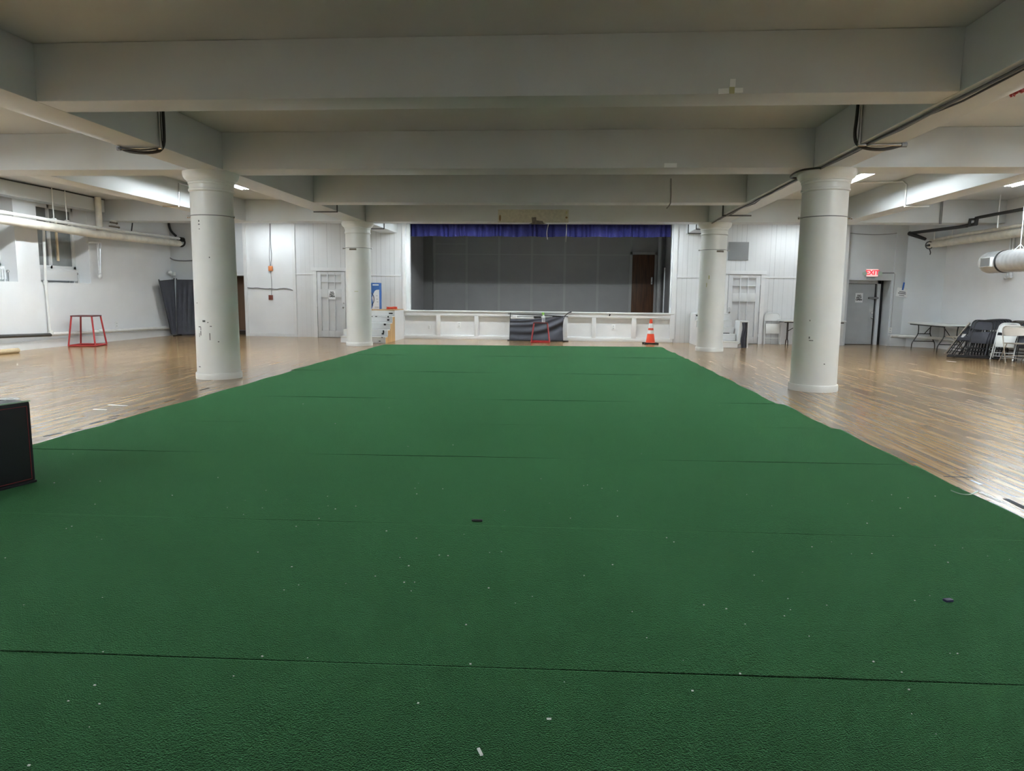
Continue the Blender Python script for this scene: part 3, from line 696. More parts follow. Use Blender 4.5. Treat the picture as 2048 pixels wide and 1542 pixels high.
# ------------------------------------------------------------------ electric bits on the white panel
bz = {}
for px, py, mat, lab in ((541, 537, 'orange_box', 'orange outlet box hanging on cables on the white wall panel'), (541.5, 595, 'brown_box', 'dark red outlet box lower on the white wall panel')):
    p = at(px, py, Y=YB-.04)
    t = thing('junction_box', lab, 'box', p)
    MB().box(-.06, .06, -.03, .04, -.075, .075, bev=.008).build('box_body', mat, t)
    MB().box(-.032, .032, -.04, -.03, -.05, .05, bev=.004).build('cover_plate', mat, t)
tag(MB().tube([at(539.5, 447, Y=YB-.02), at(539.5, 480, Y=YB-.02), at(538, 510, Y=YB-.02), at(540, 531, Y=YB-.02)], .008, 6, smooth=1).build('drop_cable', 'greycable'), 'grey cable down to the orange outlet box, inner strand', 'cable')
tag(MB().tube([at(540.5, 447, Y=YB-.02), at(541, 490, Y=YB-.02), at(543.5, 512, Y=YB-.02), at(541, 531, Y=YB-.02)], .008, 6, smooth=1).build('drop_cable', 'greycable'), 'grey cable down to the orange outlet box, bowed strand', 'cable')
tag(MB().tube([at(541, 543, Y=YB-.02), at(543.5, 565, Y=YB-.02), at(543, 590, Y=YB-.02)], .008, 6, smooth=1).build('drop_cable', 'greycable'), 'grey cable joining the orange and the dark red outlet boxes', 'cable')
pts = [at(x, y, Y=YB-.015) for x, y in ((491, 575), (505, 576.5), (513, 575.5), (523, 577), (535, 578), (541, 577), (552, 579), (564, 576.5), (576, 577), (590, 582.5))]
tag(MB().tube(pts, .014, 6, smooth=1).build('wavy_cable', 'greycable'), 'wavy dark cable running across the white wall panel', 'cable')

# ------------------------------------------------------------------ paper signs
def paper(p, w_, h, label, lines, size, rz=0., tilt=0., group=None, y=0):
    t = thing('paper_sign', label, 'sign', p, rz, group)
    MB().box(-w_/2, w_/2, -.003, 0, -h/2, h/2, mat=Matrix.Rotation(tilt, 4, 'Y')).build('sheet', 'paper', t)
    for k, (tx, z, s) in enumerate(lines):
        q = Matrix.Rotation(tilt, 4, 'Y') @ Vector((0, -.004, z))
        text_mesh('lettering', tx, s, 'ink', t, q, (PI/2, tilt, 0), .0006, bold=.004)
    return t
p = at(664, 590, Y=YB-.056)
paper(p, .215, .28, 'white paper notice on the panelled door near left stage steps', (('DO', .075, .07), ('NOT', .015, .07), ('OPEN', -.045, .07)), .07)
p = at(1718, 595.5, Y=YE-.01)
paper(p, .215, .28, 'white paper notice taped on the grey exit door', (('DO', .06, .07), ('NOT', .0, .07), ('OPEN', -.06, .07)), .07)
# tilted paper with blue tape: rows of print too small to read are grey dashes
p = at(1804.5, 585, Y=YB-.06)
t = thing('paper_sign', 'tilted white paper hung by blue tape beside the exit door', 'sign', p)
tl = Matrix.Rotation(.14, 4, 'Y'); R8 = random.Random(2)
MB().box(-.165, .165, -.004, 0, -.125, .125, mat=tl).build('sheet', 'paper', t)
mb = MB()
for z, x0, x1, h in ((.015, -.09, .09, .022), (-.03, -.115, .115, .024), (-.085, -.075, .075, .018)):
    x = x0
    while x < x1-.01:
        l = R8.uniform(.012, .02); mb.box(x, min(x+l, x1), -.0052, -.004, z-h/2, z+h/2, mat=tl); x += l+.004
mb.build('print_rows', 'ink', t)
MB().box(-.022, .022, -.007, -.004, -.07, .15, bev=.001, mat=Matrix.Translation((.01, 0, .14)) @ Matrix.Rotation(.12, 4, 'Y')).build('tape', 'bluetape', t)

# exit sign
p = at(1743, 546.5, Y=YB-.03)
t = thing('exit_sign', 'lit red exit sign over the grey door, with two lamp heads', 'sign', (p.x, YB, p.z))
MB().box(-.17, .17, -.09, -.002, -.105, .125, bev=.012).build('sign_housing', 'plastic', t); hs = kids(t)[0]
MB().box(-.155, .155, -.094, -.089, -.09, .112).build('sign_face', 'exitface', hs)
text_mesh('lettering', 'EXIT', .185, 'exitred', hs, (0, -.096, .012), (PI/2, 0, 0), .002, bold=.006)
for s in (-1, 1):
    l = MB().lathe([(.03, -.05), (.055, .0), (.06, .04)], n=18).xf(Matrix.Translation((s*.215, -.07, -.01)) @ Matrix.Rotation(PI/2, 4, 'X')).build('lamp_head', 'gpale', t)
MB().box(-.12, .1, -.06, -.002, -.16, -.125, bev=.004).build('lower_bracket', 'greyprint', t)
pts = [at(1757, 546, Y=YB-.02), at(1788, 546, Y=YB-.02), at(1789.5, 549, Y=YB-.02), at(1781.5, 655, Y=YB-.02)]
tag(MB().tube(pts, .012, 8).build('exit_conduit', 'greycable'), 'thin conduit from the exit sign down to the outlet', 'conduit')
tag(MB().tube([at(1700, 466, Y=YB-.015), at(1735, 469.5, Y=YB-.015), at(1775, 469, Y=YB-.015), at(1803, 465, Y=YB-.015)], .008, 6, smooth=2).build('sagging_cable', 'greycable'), 'sagging cable high on the grey wall over the exit sign', 'cable')

# vent on the right boards
a, b = at(1457, 484, Y=YB), at(1496, 520.5, Y=YB)
t = thing('air_vent', 'square grey vent high above the panelled door', 'vent', ((a.x+b.x)/2, YB, (a.z+b.z)/2)); W = (b.x-a.x)/2; H = (a.z-b.z)/2
MB().box(-W, W, -.03, -.001, -H, H, bev=.006).build('vent_frame', 'grille', t); vf_ = kids(t)[-1]
mb = MB()
for i in range(14): mb.box(-W+.03, W-.03, -.036, -.028, -H+.03+i*(2*H-.06)/14, -H+.05+i*(2*H-.06)/14)
mb.build('louvres', 'grille', vf_)

# ------------------------------------------------------------------ red stands, bottle, cone
def stand(loc, rz, sb_, sb2, stp, stp2, h, r, label):
    t = thing('plyo_stand', label, 'stand', loc, rz)
    B = [V(x*sb_, y*sb2, r) for x, y in ((-1, -1), (1, -1), (1, 1), (-1, 1))]; T = [V(x*stp, y*stp2, h-.02) for x, y in ((-1, -1), (1, -1), (1, 1), (-1, 1))]
    for i in range(4):
        MB().cyl(B[i], T[i], r, n=8).build('leg', 'red', t)
        MB().cyl(B[i], B[(i+1) % 4], r, n=8).build('base_bar', 'red', t)
    MB().box(-stp-.02, stp+.02, -stp2-.02, stp2+.02, h-.03, h, bev=.006).build('top_plate', 'darkred', t)
    return t
a = at(184, 692.4, Z=0)
c_ = V(-11.95, 16.78, 0)
stand(c_, math.radians(11), .31, .31, .235, .235, .76, .021, 'tall open red steel stand near the left wall')
stand((-.785, 20.72, 0), math.radians(2), .265, .25, .195, .19, .585, .021, 'short red steel stand in front of the stage, bottle on top')
p = at(1087, 640, Y=20.72)
t = thing('spray_bottle', 'white spray bottle with lime green trigger on the short red stand', 'bottle', (p.x, 20.72, .585))
MB().lathe([(.045, 0), (.05, .01), (.05, .15), (.04, .18), (.018, .205), (.016, .22)], n=24).build('bottle_body', 'plastic', t)
MB().lathe([(.02, .215), (.022, .24), (.015, .25)], n=16).build('collar', 'green_trigger', t)
MB().box(-.055, .025, -.014, .014, .25, .285, bev=.006).build('spray_head', 'green_trigger', t); sh = kids(t)[-1]; MB().box(-.045, -.033, -.008, .008, .2, .25, bev=.003).build('trigger', 'green_trigger', sh)
MB().lathe([(.0505, .05), (.0505, .13)], n=24, cap=False).build('bottle_label', 'greyprint', t)
p = at(1301, 690, Z=0)
t = thing('traffic_cone', 'orange traffic cone with white bands in front of the stage', 'cone', (2.40, 20.72, 0), .1)
mb = MB().box(-.18, .18, -.18, .18, .012, .05, bev=.012)
for x in (-1, 1):
    for y in (-1, 1): mb.box(x*.15-.05, x*.15+.05, y*.15-.05, y*.15+.05, 0, .045, bev=.01)
mb.build('cone_base', 'rubber', t)
def cr(z): return .132-(z-.05)*(.132-.034)/.66
def seg(z0, z1, off=0.): return MB().lathe([(cr(z0)+off, z0), (cr(z1)+off, z1)], n=40, cap=False)
MB().lathe([(cr(.05)+.015, .05), (cr(.06), .062), (cr(.69), .69), (.034, .715), (.02, .722)], n=40).build('cone_body', 'cone', t); cb_ = kids(t)[-1]
seg(.30, .405, .003).build('white_band', 'reflect', cb_); seg(.465, .60, .003).build('white_band', 'reflect', cb_)

# ------------------------------------------------------------------ dark fabric screens
def pole_screen(pA, pB, pC, pD, label, sag=.02, folds=5, phase=0., out=(0, -1, 0), feet=True, amp=.02, skew=0.):
    """pA top near side, pB top other side, pC bottom below B, pD bottom below A"""
    t = thing('folding_screen', label, 'screen', (pD[0], pD[1], 0), 0); o = V(pD[0], pD[1], 0)
    A, B, Cc, D = [Vector(p)-o for p in (pA, pB, pC, pD)]; n = Vector(out)
    def f(u, v):
        p = (A.lerp(B, u)).lerp(D.lerp(Cc, u), v)
        k = math.sin(PI*u)*math.sin(PI*min(1, v*1.0+.02))
        return p+n*(amp*k*math.sin(2*PI*(folds*(u+skew*v*u)+phase)) + .012)
    MB().grid(f, 60, 24, .004, out).build('screen_cloth', 'fabric', t, smooth=80)
    up = V(0, 0, .05)
    MB().tube([A+up, D], .014, 8).build('frame_post', 'black', t); MB().tube([B+up, Cc], .014, 8).build('frame_post', 'black', t)
    MB().tube([A, B], .012, 8).build('top_rail', 'black', t); MB().tube([D, Cc], .012, 8).build('bottom_rail', 'black', t)
    if feet:
        for q in (D, Cc): MB().box(q.x-.03, q.x+.03, q.y-.2, q.y+.2, 0, .03, bev=.006).build('foot', 'rubber', t)
    return t
pole_screen((-12.20, 20.45, 1.67), (-12.12, 21.14, 1.73), (-12.13, 21.10, .06), (-12.20, 20.98, .06), 'charcoal cloth screen pinched to a point at its foot, in the corner', folds=2, out=(.75, -.66, 0), feet=False, amp=.015)
pole_screen((-12.03, 21.12, 1.72), (-11.0, 21.22, 1.72), (-11.0, 21.22, .06), (-12.09, 21.12, .05), 'charcoal cloth screen standing square beside the pinched one', folds=6, amp=.028, skew=.25)
# the third screen lies on its side against the apron
t = thing('fallen_screen', 'charcoal cloth screen lying on its side against the stage apron', 'screen', (-.92, YB-.29, 0))
x0, x1 = -.81, .80
def ff(u, v):
    x = x0+(x1-x0)*u - .02*math.sin(PI*v)*u
    top = .655+.10*max(0, (u-.35)/.65)**1.5; z = .03+(top-.03)*(1-v)
    wv = math.sin(2*PI*(4.3*v+.5*math.sin(3.3*v+.6)+1.9*u*u*(1-.35*v)-1.2*u*v))
    k = math.sin(PI*min(1, max(0, v)))**.6
    return (x, -.02+.10*(1-v)+.040*wv*k*(.32+.68*u)*(.75+.25*math.sin(9*v+4*u))-.015, z)
MB().grid(ff, 70, 60, .004, (0, -1, 0)).build('screen_cloth', 'fabric', t, smooth=80)
MB().tube([(x0, .11, .83), (x0, -.02, 0.02)], .014, 8).build('frame_post', 'black', t)
MB().tube([(1.03, .22, .885), (.93, .20, .85), (x1, .10, .73), (x1-.045, .04, .4), (x1-.02, -.02, .03)], .014, 8, smooth=1).build('frame_post', 'black', t)
MB().tube([(x0-.07, .12, .80), (.2, .12, .775), (.93, .13, .74)], .013, 8).build('top_rail', 'black', t)
MB().tube([(x0-.07, -.04, .018), (x1-.02, -.10, .018), (x1+.02, -.16, .018), (x1+.15, -.05, .018)], .014, 8).build('bottom_rail', 'black', t)
MB().box(x0+.01, -.08, .06, .09, .665, .71, bev=.004).build('paper_strip', 'paper', t)
MB().box(x0+.08, x0+.20, .05, .07, .68, .76, bev=.004).build('paper_tag', 'paper', t)
MB().box(-.10, .12, .05, .07, .70, .745, bev=.004).build('tape', 'black', t); MB().box(.46, .72, .06, .08, .725, .765, bev=.004).build('tape', 'black', t)
tag(MB().box(-.018, .018, -.01, 0, -.032, .032, mat=Matrix.Translation((1.30-.04, YB-.006, .80)) @ Matrix.Rotation(.3, 4, 'Y')).build('black_tape', 'black'), 'small piece of black tape on the apron edge right of the fallen screen', 'tape')

# ------------------------------------------------------------------ stage steps
def steps(x0, x1, ys, ytop, ztop, side, label, mats):
    """ys: front of each riser, first the lowest"""
    t = thing('stage_steps', label, 'steps', ((x0+x1)/2, (ys[0]+ytop)/2, 0), 0, 'steps at the two ends of the stage'); o = V((x0+x1)/2, (ys[0]+ytop)/2, 0)
    n = len(ys); h = ztop/n
    for i, y in enumerate(ys):
        y1 = ys[i+1] if i < n-1 else ytop
        MB().box(x0-o.x, x1-o.x, y-o.y+.0, y-o.y+.02, i*h+.008, (i+1)*h-.022).build('riser', mats[0], t)
        MB().box(x0-o.x, x1-o.x, y-o.y-.02, y1-o.y+.0, (i+1)*h-.022, (i+1)*h, bev=.005).build('tread', mats[1] if i == n-1 else mats[0], t)
    for sx, sm in side:
        poly = [(sx-o.x, ys[0]-o.y+.02, 0)]
        for i, y in enumerate(ys):
            if y > ys[-1]-.02: break
            poly += [(sx-o.x, y-o.y+.021, (i+1)*h-.022), (sx-o.x, ys[i+1]-o.y+.02, (i+1)*h-.022)]
        poly += [(sx-o.x, ys[-1]-o.y+.02, 0)]
        MB().prism(poly, (.018, 0, 0)).build('side_stringer', sm, t)
        MB().box(sx-o.x, sx-o.x+.018, ys[-1]-o.y+.02, ytop-o.y, 0, ztop-.022).build('landing_side', 'trim', t)
    return t, o
LS, lo = steps(-6.30, -5.03, [19.28, 19.55, 19.82, 20.09, 20.36], YB-.035, .905, [(-5.047, 'plywood')], 'wooden stage steps with raw plywood side, carrying a blue carton', ('trim', 'plywood'))
R9 = random.Random(9)
mb = []
for i, (dx, dz, w_, h) in enumerate(((-.09, .80, .11, .035), (-.10, .71, .03, .05), (-.10, .62, .06, .045), (-.13, .50, .06, .05), (-.10, .31, .035, .08), (-.12, .25, .06, .04), (-.58, .715, .05, .02), (-.45, .715, .06, .02), (-.72, .53, .05, .02), (-.07, .165, .02, .03), (-.14, .06, .05, .02))):
    k = min(4, int(dz/.181)); y = [19.28, 19.55, 19.82, 20.09, 20.36][k]
    MB().box(-5.05+dx-w_/2-lo.x, -5.05+dx+w_/2-lo.x, y-lo.y-.024, y-lo.y-.0205+.024, dz-h/2, dz+h/2).build('paint_chip', 'ink', LS)
RS, ro = steps(3.66, 4.62, [19.62, 19.89, 20.16, 20.43, 20.70], YB-.035, .905, [(3.642, 'trim')], 'white painted stage steps half hidden by the column, right end of stage', ('trim', 'trim'))
MB().box(3.66-ro.x, 4.5-ro.x, 20.13-ro.y, 20.158-ro.y, .365, .385).build('dark_gap', 'black', RS)
MB().box(3.665-ro.x, 3.70-ro.x, 20.67-ro.y, 20.698-ro.y, .82, .86).build('paint_chip', 'ink', RS)
t = thing('folded_boards', 'two white boards with black cloth between, leaning beside the right stage steps', 'boards', (4.83, 19.75, 0))
MB().prism([(-.20, -.02, .10), (-.20, .55, .10), (-.15, .55, .72), (-.15, -.02, .72)], (.05, 0, 0)).build('board', 'trim', t)
MB().prism([(.045, -.06, 0), (.045, .55, 0), (.045, .55, .72), (.045, -.06, .72)], (.035, 0, 0)).build('board', 'trim', t)
def cf(u, v): return (-.11+.15*u, -.05-.012*math.sin(u*9+v*4), .69-v*.69+0*u) if True else None
MB().grid(lambda u, v: (-.10+.14*u+.02*math.sin(v*7), -.03-.02*math.sin(u*9+v*3), .69-.69*v), 10, 20, .02, (0, -1, 0)).build('black_cloth', 'fabric', t, smooth=80)
MB().box(-.16, .09, -.05, .5, .70, .735, bev=.006).build('top_board', 'trim', t)

# carton and cord on the left landing
p = at(749, 619, Y=20.9)
t = thing('carton', 'tall blue and white printed carton standing on the left stage steps', 'carton', (-5.79, 20.95, .906))
W, H = .19, .78
MB().box(-W, W, -.13, .13, 0, H, bev=.004).build('carton_body', 'cartonblue', t); cbd = kids(t)[0]
def arc(pts, mat, nm): MB().prism([(x, -.1315, z) for x, z in pts], (0, -.0015, 0)).build(nm, mat, cbd)
sw = [(W-.002, .003), (W-.002, .58)] + [(W-.06-.1*k, .575-.02*k*k*3) for k in (.2, .5, .8)] + [(.0, .44), (-.03, .34), (-.01, .22), (.0, .12), (-.045, .003)]
arc(sw, 'cartonwhite', 'white_swoosh')
MB().tube([(-.13+.16*math.cos(a), -.134, .30+.21*math.sin(a)) for a in [i*PI/14-PI*.42 for i in range(15)]], .012, 6).build('printed_ring', 'cartondark', cbd)
mb = MB().box(-.01, W-.015, -.1328, -.1312, .70, .735); mb.build('print_row', 'cartonwhite', cbd)
for z, x0_, x1_ in ((.40, .09, .14), (.30, .09, .15), (.22, .11, .16), (.06, .05, .17)): MB().box(x0_, x1_, -.1345, -.133, z-.012, z+.012).build('print_row', 'greyprint', cbd)
MB().ball((-W+.03, -.133, .70), .04, (1, .05, 1)).build('printed_dot', 'cartonwhite', cbd)
p = at(785, 617, Y=20.75)
rc = random.Random(21); pts = []
for i in range(70):
    a = i*1.25; r = .05+.05*rc.random()
    pts.append((-5.20+ (r+.06)*math.cos(a)*1.2, 20.72+r*math.sin(a), .918+.055*rc.random()+.02*math.sin(i*.5)))
tag(MB().tube(pts, .008, 6, smooth=1).build('coiled_cord', 'redcord'), 'tangled orange red cord lying on the left stage steps', 'cord')

# ------------------------------------------------------------------ black soft box at the left edge
def plyo():
    t = thing('soft_box', 'black vinyl soft box with red stitching at the left photo edge', 'box', (-3.76, 4.64, 0), math.radians(-15))
    L, W, H = .78, .62, .605            # runs back along -X and towards the viewer along -Y
    def f(u, v): return (0, 0, 0)
    MB().box(-W, 0, -L, 0, .017, H, bev=.022).build('box_body', 'blackvinyl', t); bb = kids(t)[0]
    for z in (.05, H-.035): MB().box(.0, .002, -L+.03, -.03, z-.002, z+.002).build('stitch_line', 'stitch', bb)
    for y in (-.03, -L+.03): MB().box(.0, .002, y-.002, y+.002, .05, H-.035).build('stitch_line', 'stitch', bb)
    MB().box(-.004, .006, -L, 0, .019, .035, bev=.002).build('edge_piping', 'blackvinyl', t); MB().box(-.006, .004, -L, 0, H-.006, H+.004, bev=.002).build('edge_piping', 'limeprint', t)
    # big printed numerals, cut off by the edge of the photograph
    q_ = Matrix.Rotation(math.radians(15), 4, 'Z') @ (at(6, 800, Z=H)-V(-3.76, 4.64, 0))
    text_mesh('printed_mark', '30', .20, 'paper', bb, (q_.x, q_.y, H+.002), (0, 0, PI/2), .0008, bold=.01)
    return t
plyo()
p, q = at(0, 700, Z=.05), at(43, 698.5, Z=.05)
d = (q-p).normalized()
t = thing('cardboard_tube', 'tan cardboard tube on the floor by the left wall', 'tube', (q.x+.2, q.y-.35, 0))
MB().cyl((-.05, -1.6, .055), (0, 0, .055), .055, n=24).build('tube_body', 'kraft', t); MB().cyl((0, .0, .055), (0.001, .012, .055), .05, n=20).build('end_cap', 'pipe', t)

# ------------------------------------------------------------------ conduits and marks on the beams
def conduit(pts, r, label, mat='conduit', sm=0, extra=None):
    t = thing('beam_conduit', label, 'conduit', pts[0]); o = Vector(pts[0])
    MB().tube([Vector(p)-o for p in pts], r, 8, smooth=sm).build('conduit_pipe', mat, t)
    for ps, rr_, mm, nm in (extra or ()): MB().tube([Vector(p)-o for p in ps], rr_, 8, smooth=2).build(nm, mm, t)
    return t
zu = ZB-.022
conduit([(LI+.02, 8.94, ZC-.01), (LI+.02, 8.94, zu), (LO+.0, 8.94, zu)], .018, 'pipe and looping black cable bent under the left long beam', 'chrome', 0,
        [([(LI+.055, 8.96, ZC-.01), (LI+.06, 8.96, 3.45), (LI+.05, 8.96, zu-.01), (LI-.12, 8.96, zu-.055), (LO+.14, 8.96, zu-.045), (LO-.02, 8.96, zu+.01)], .020, 'cable', 'black_cable'),
         ([(LI, 8.9, zu-.01), (LI-.2, 8.9, zu-.03), (LO+.2, 8.9, zu-.025), (LO, 8.9, zu)], .010, 'cable', 'thin_cable'), ([(LO+.02, 8.93, zu), (LO-.03, 8.93, zu)], .03, 'greycable', 'end_fitting')])
conduit([(RI-.02, 8.98, ZC-.01), (RI-.02, 8.98, zu), (RO, 8.98, zu)], .018, 'pipe and looping black cable bent under the right long beam', 'chrome', 0,
        [([(RI-.055, 9.0, ZC-.01), (RI-.06, 9.0, 3.5), (RI-.075, 9.0, 3.3), (RI-.04, 9.0, zu-.0), (RI+.1, 9.0, zu-.045), (RI+.3, 9.0, zu-.05), (RO, 9.0, zu+.005)], .020, 'cable', 'black_cable'),
         ([(RO-.03, 8.98, zu), (RO+.03, 8.98, zu)], .03, 'greycable', 'end_fitting')])
conduit([(LI+.015, 15.9, ZC-.01), (LI+.015, 15.9, zu), (LO, 15.9, zu)], .014, 'thin dark conduit bent under the left long beam beyond the third cross beam', 'conduit')
conduit([(RI-.015, 16.5, ZC-.01), (RI-.015, 16.5, zu), (RO+.12, 16.5, zu)], .017, 'thin dark conduit bent under the right long beam beyond the third cross beam', 'conduit')
conduit([(LI+.015, 20.0, ZC-.01), (LI+.015, 20.0, zu), (LO, 20.0, zu)], .014, 'thin dark conduit at the left stage end of the long beam', 'conduit')
for y in (19.8, 21.1): conduit([(RI-.015, y, ZC-.01), (RI-.015, y, zu), (RO, y, zu)], .014, 'thin dark conduit near the right stage end of the long beam, %s column' % ('just past the' if y < 20 else 'far from the'), 'conduit')
conduit([(-7.6, 15.45, ZC-.03), (-8.36, 15.45, ZC-.03), (-8.385, 15.4, ZC-.06), (-8.385, 15.0, ZC-.08), (-8.385, 14.95, zu), (-8.72, 14.9, zu)], .014, 'bright thin conduit on the short left aisle beam', 'chrome')
conduit([(5.5, 15.4, ZC-.03), (6.52, 15.3, ZC-.03), (6.565, 14.95, ZC-.07), (6.565, 14.80, ZC-.15), (6.565, 14.80, zu), (7.02, 14.80, zu)], .016, 'white thin conduit on the short right aisle beam', 'whitemetal')
# black cable bundle along the right long beam
rb = random.Random(4)
def bundle(y0, y1, x, label, k=0):
    pts = [(x+rb.uniform(-.006, .006), y0+(y1-y0)*i/16, ZB-.017-abs(rb.gauss(0, .006))) for i in range(17)]
    t = thing('cable_bundle', label, 'cable', pts[0]); o = Vector(pts[0])
    MB().tube([Vector(p)-o for p in pts], .017, 8).build('main_cable', 'conduit', t)
    pts2 = [(x+.035+rb.uniform(-.012, .012), y0+(y1-y0)*i/16, ZB-.012-abs(rb.gauss(0, .012))) for i in range(17)]
    MB().tube([Vector(p)-o for p in pts2], .010, 8).build('loose_cable', 'cable', t)
bundle(1.0, 10.55, RI+.07, 'black cables strung under the right long beam, front length')
bundle(11.2, 18.1, RI+.07, 'black cables strung under the right long beam between the columns')
tag(MB().tube([(RI+.07, 10.5, zu), (RI-.05, 10.56, zu), (RI-.17, 10.66, zu-.005), (RI-.2, 10.95, zu-.02), (RI-.12, 11.3, zu-.02), (RI+.07, 11.3, zu)], .014, 8, smooth=2).build('cable_detour', 'cable'), 'black cable looping round the top of the nearer right column', 'cable')
tag(MB().tube([(LO-.01, 6.0, 3.235), (LO-.02, 6.9, 3.225), (LO-.025, 7.2, 3.235)], .012, 6).build('dark_cable', 'cable'), 'dark cable at the left photo edge beside the long beam', 'cable')
# shiny tape cross on the first cross beam, scraps on the second
t = thing('tape_cross', 'cross of shiny tape with yellowed middle on the nearest cross beam', 'tape', (1.44, 6.828, 3.235))
MB().box(-.12, -.025, -.003, 0, -.025, .022, mat=Matrix.Rotation(-.05, 4, 'Y')).build('tape_strip', 'tape', t); MB().box(.025, .10, -.003, 0, -.02, .022).build('tape_strip', 'tape', t)
MB().box(-.02, .03, -.003, 0, .03, .10).build('tape_strip', 'tape', t); MB().box(-.022, .024, -.003, 0, -.028, .03).build('tape_strip', 'oldtape', t)
p = at(1341, 335.5, Y=10.60)
tag(MB().box(-.09, .09, -.003, 0, -.03, .03, mat=Matrix.Translation((p.x, 10.609, p.z+.035))).build('tape_scrap', 'tape'), 'shiny tape scrap on the second cross beam', 'tape')
p = at(2032, 188, X=RO+.05)
tag(MB().tube([(RO+.06+.02*math.sin(i*1.7), p.y-.09+.012*i, ZB+.03+.022*math.cos(i*2.3)) for i in range(16)], .014, 6, smooth=1).build('red_ribbon', 'red'), 'crumpled red ribbon at the right photo edge beside the long beam', 'ribbon')
# old paint patch on the fourth cross beam
a, b = at(996, 419, Y=18.19), at(1137, 447, Y=18.19)
t = thing('paint_patch', 'yellowed old paint patch on the last cross beam before the stage', 'patch', ((a.x+b.x)/2, 18.188, 0)); cx = (a.x+b.x)/2
MB().box(a.x-cx, b.x-cx, -.003, 0, b.z+.02, a.z-.0).build('old_paint', 'plaster_peel', t)
for px, py, w_, h, mt in ((1000, 436, .05, .16, 'rust'), (1133, 435, .06, .05, 'rust'), (1133, 425, .05, .08, 'oldtape')):
    q = at(px, py, Y=18.18); MB().ball((q.x-cx, -.004, q.z), .5, (w_, .006, h)).build('stain', mt, t)
q = at(1068, 443, Y=18.18); x, z = q.x-cx, q.z
MB().prism([(x-.13, -.004, z-.06), (x-.05, -.004, z-.03), (x-.06, -.004, z+.1), (x+.05, -.004, z+.11), (x+.06, -.004, z+.03), (x+.22, -.004, z+.01), (x+.24, -.004, z-.03), (x+.32, -.004, z-.05), (x+.2, -.004, z-.065), (x+.02, -.004, z-.07)], (0, -.004, 0)).build('bare_patch', 'bareplaster', t)
for (c0, c1, c2), lab in ((((1097, 452), (1093, 465), (1095, 479)), 'pale wire dangling in front of the blue valance, plain one'), (((1133, 449), (1133, 462), (1131.5, 484)), 'pale wire dangling in front of the blue valance, below the stain')):
    tag(MB().tube([at(*c0, Y=18.72) if 0 else V(at(*c0, Y=18.78).x, 18.78, ZB+.01), at(*c1, Y=18.78), at(*c2, Y=18.78)], .010, 6, smooth=2).build('dangling_wire', 'pipe'), lab, 'wire')
tag(MB().tube([at(1342, 357, Y=14.42), at(1342, 404, Y=14.42), at(1338, 412, Y=14.42), at(1333, 417, Y=14.42)], .012, 6, smooth=1).build('hanging_wire', 'greycable'), 'grey wire hanging down the face of the third cross beam', 'wire')

# ------------------------------------------------------------------ right side: duct and pipes
t = thing('air_duct', 'round spiral metal duct hanging in front of the right wall', 'duct', (9.05, 0, 2.17))
y0, y1, Rd = 8.0, 16.15, .225
mb = MB(); prof = []
n = int((y1-y0)/.0325)
for i in range(n+1):
    y = y0+(y1-y0)*i/n; prof.append((Rd+(.007 if i % 4 == 0 else 0), y))
mb.lathe(prof, n=40, cap=True).xf(Matrix.Rotation(-PI/2, 4, 'X')).build('duct_body', 'steel', t, smooth=50)
MB().lathe([(Rd, 0), (Rd+.004, .05), (Rd-.02, .15), (Rd-.09, .22), (.02, .24)], n=40).xf(Matrix.Rotation(-PI/2, 4, 'X')).xf(Matrix.Translation((0, y1, 0))).build('end_cap', 'steel', t, smooth=50)
MB().box(-Rd-.035, -Rd+.02, y1-.42, y1-.02, -.105, .095, bev=.006).build('grille_frame', 'plastic', t); gf = kids(t)[-1]
mb = MB()
for i in range(9): mb.box(-Rd-.042, -Rd-.034, y1-.38, y1-.06, -.085+i*.018, -.075+i*.018)
mb.box(-Rd-.037, -Rd-.033, y1-.39, y1-.05, -.095, .085); mb.build('grille', 'grille', gf)
MB().lathe([(Rd+.002, -.025), (Rd+.012, -.025), (Rd+.012, .025), (Rd+.002, .025)], n=40, cap=False).xf(Matrix.Rotation(-PI/2, 4, 'X')).xf(Matrix.Translation((0, y1-.50, 0))).build('band', 'black', t)
hp = at(2042, 480, X=9.05)
for yy in (hp.y, 11.0):
    MB().tube([(0, yy, Rd+.0), (0, yy, Rd+.12), (0, yy, ZC-2.18)], .009, 6).build('hanger_rod', 'whitemetal', t); MB().tube([(-.12, yy, Rd-.03), (0, yy, Rd+.10), (.12, yy, Rd-.03)], .007, 6).build('hanger_bridle', 'whitemetal', t)
QX = 10.08
tag(MB().tube([(QX, 8, 2.85), (QX, 20.95, 2.885)], .095, 18).build('insulated_pipe', 'pipe'), 'thick cream insulated pipe along the right wall', 'pipe')
tag(MB().tube([(QX-.02, 8, 3.06), (QX-.02, 19, 3.03), (QX-.02, 20.95, 3.0)], .04, 10).build('small_pipe', 'pipe'), 'thinner cream pipe above the thick one on the right wall', 'pipe')
BX = 9.64
tag(MB().tube([at(1850, 478, X=BX), V(BX, 21.30, 3.22), V(BX, 21.2, 3.225), V(BX, 18.8, 3.16), V(BX, 18.35, 3.155)], .042, 10).build('black_pipe', 'rubber'), 'black wrapped pipe with a sharp bend at the exit corner, high on the right', 'pipe')
tag(MB().tube([V(BX, 18.30, 3.155), V(BX, 17.99, 3.165), V(BX, 17.98, 3.30), V(BX, 17.85, 3.305), V(BX, 14, 3.30), V(BX, 11.2, 3.29)], .036, 10).build('black_pipe', 'rubber'), 'black pipe with a step up in it, high on the right over the duct', 'pipe')
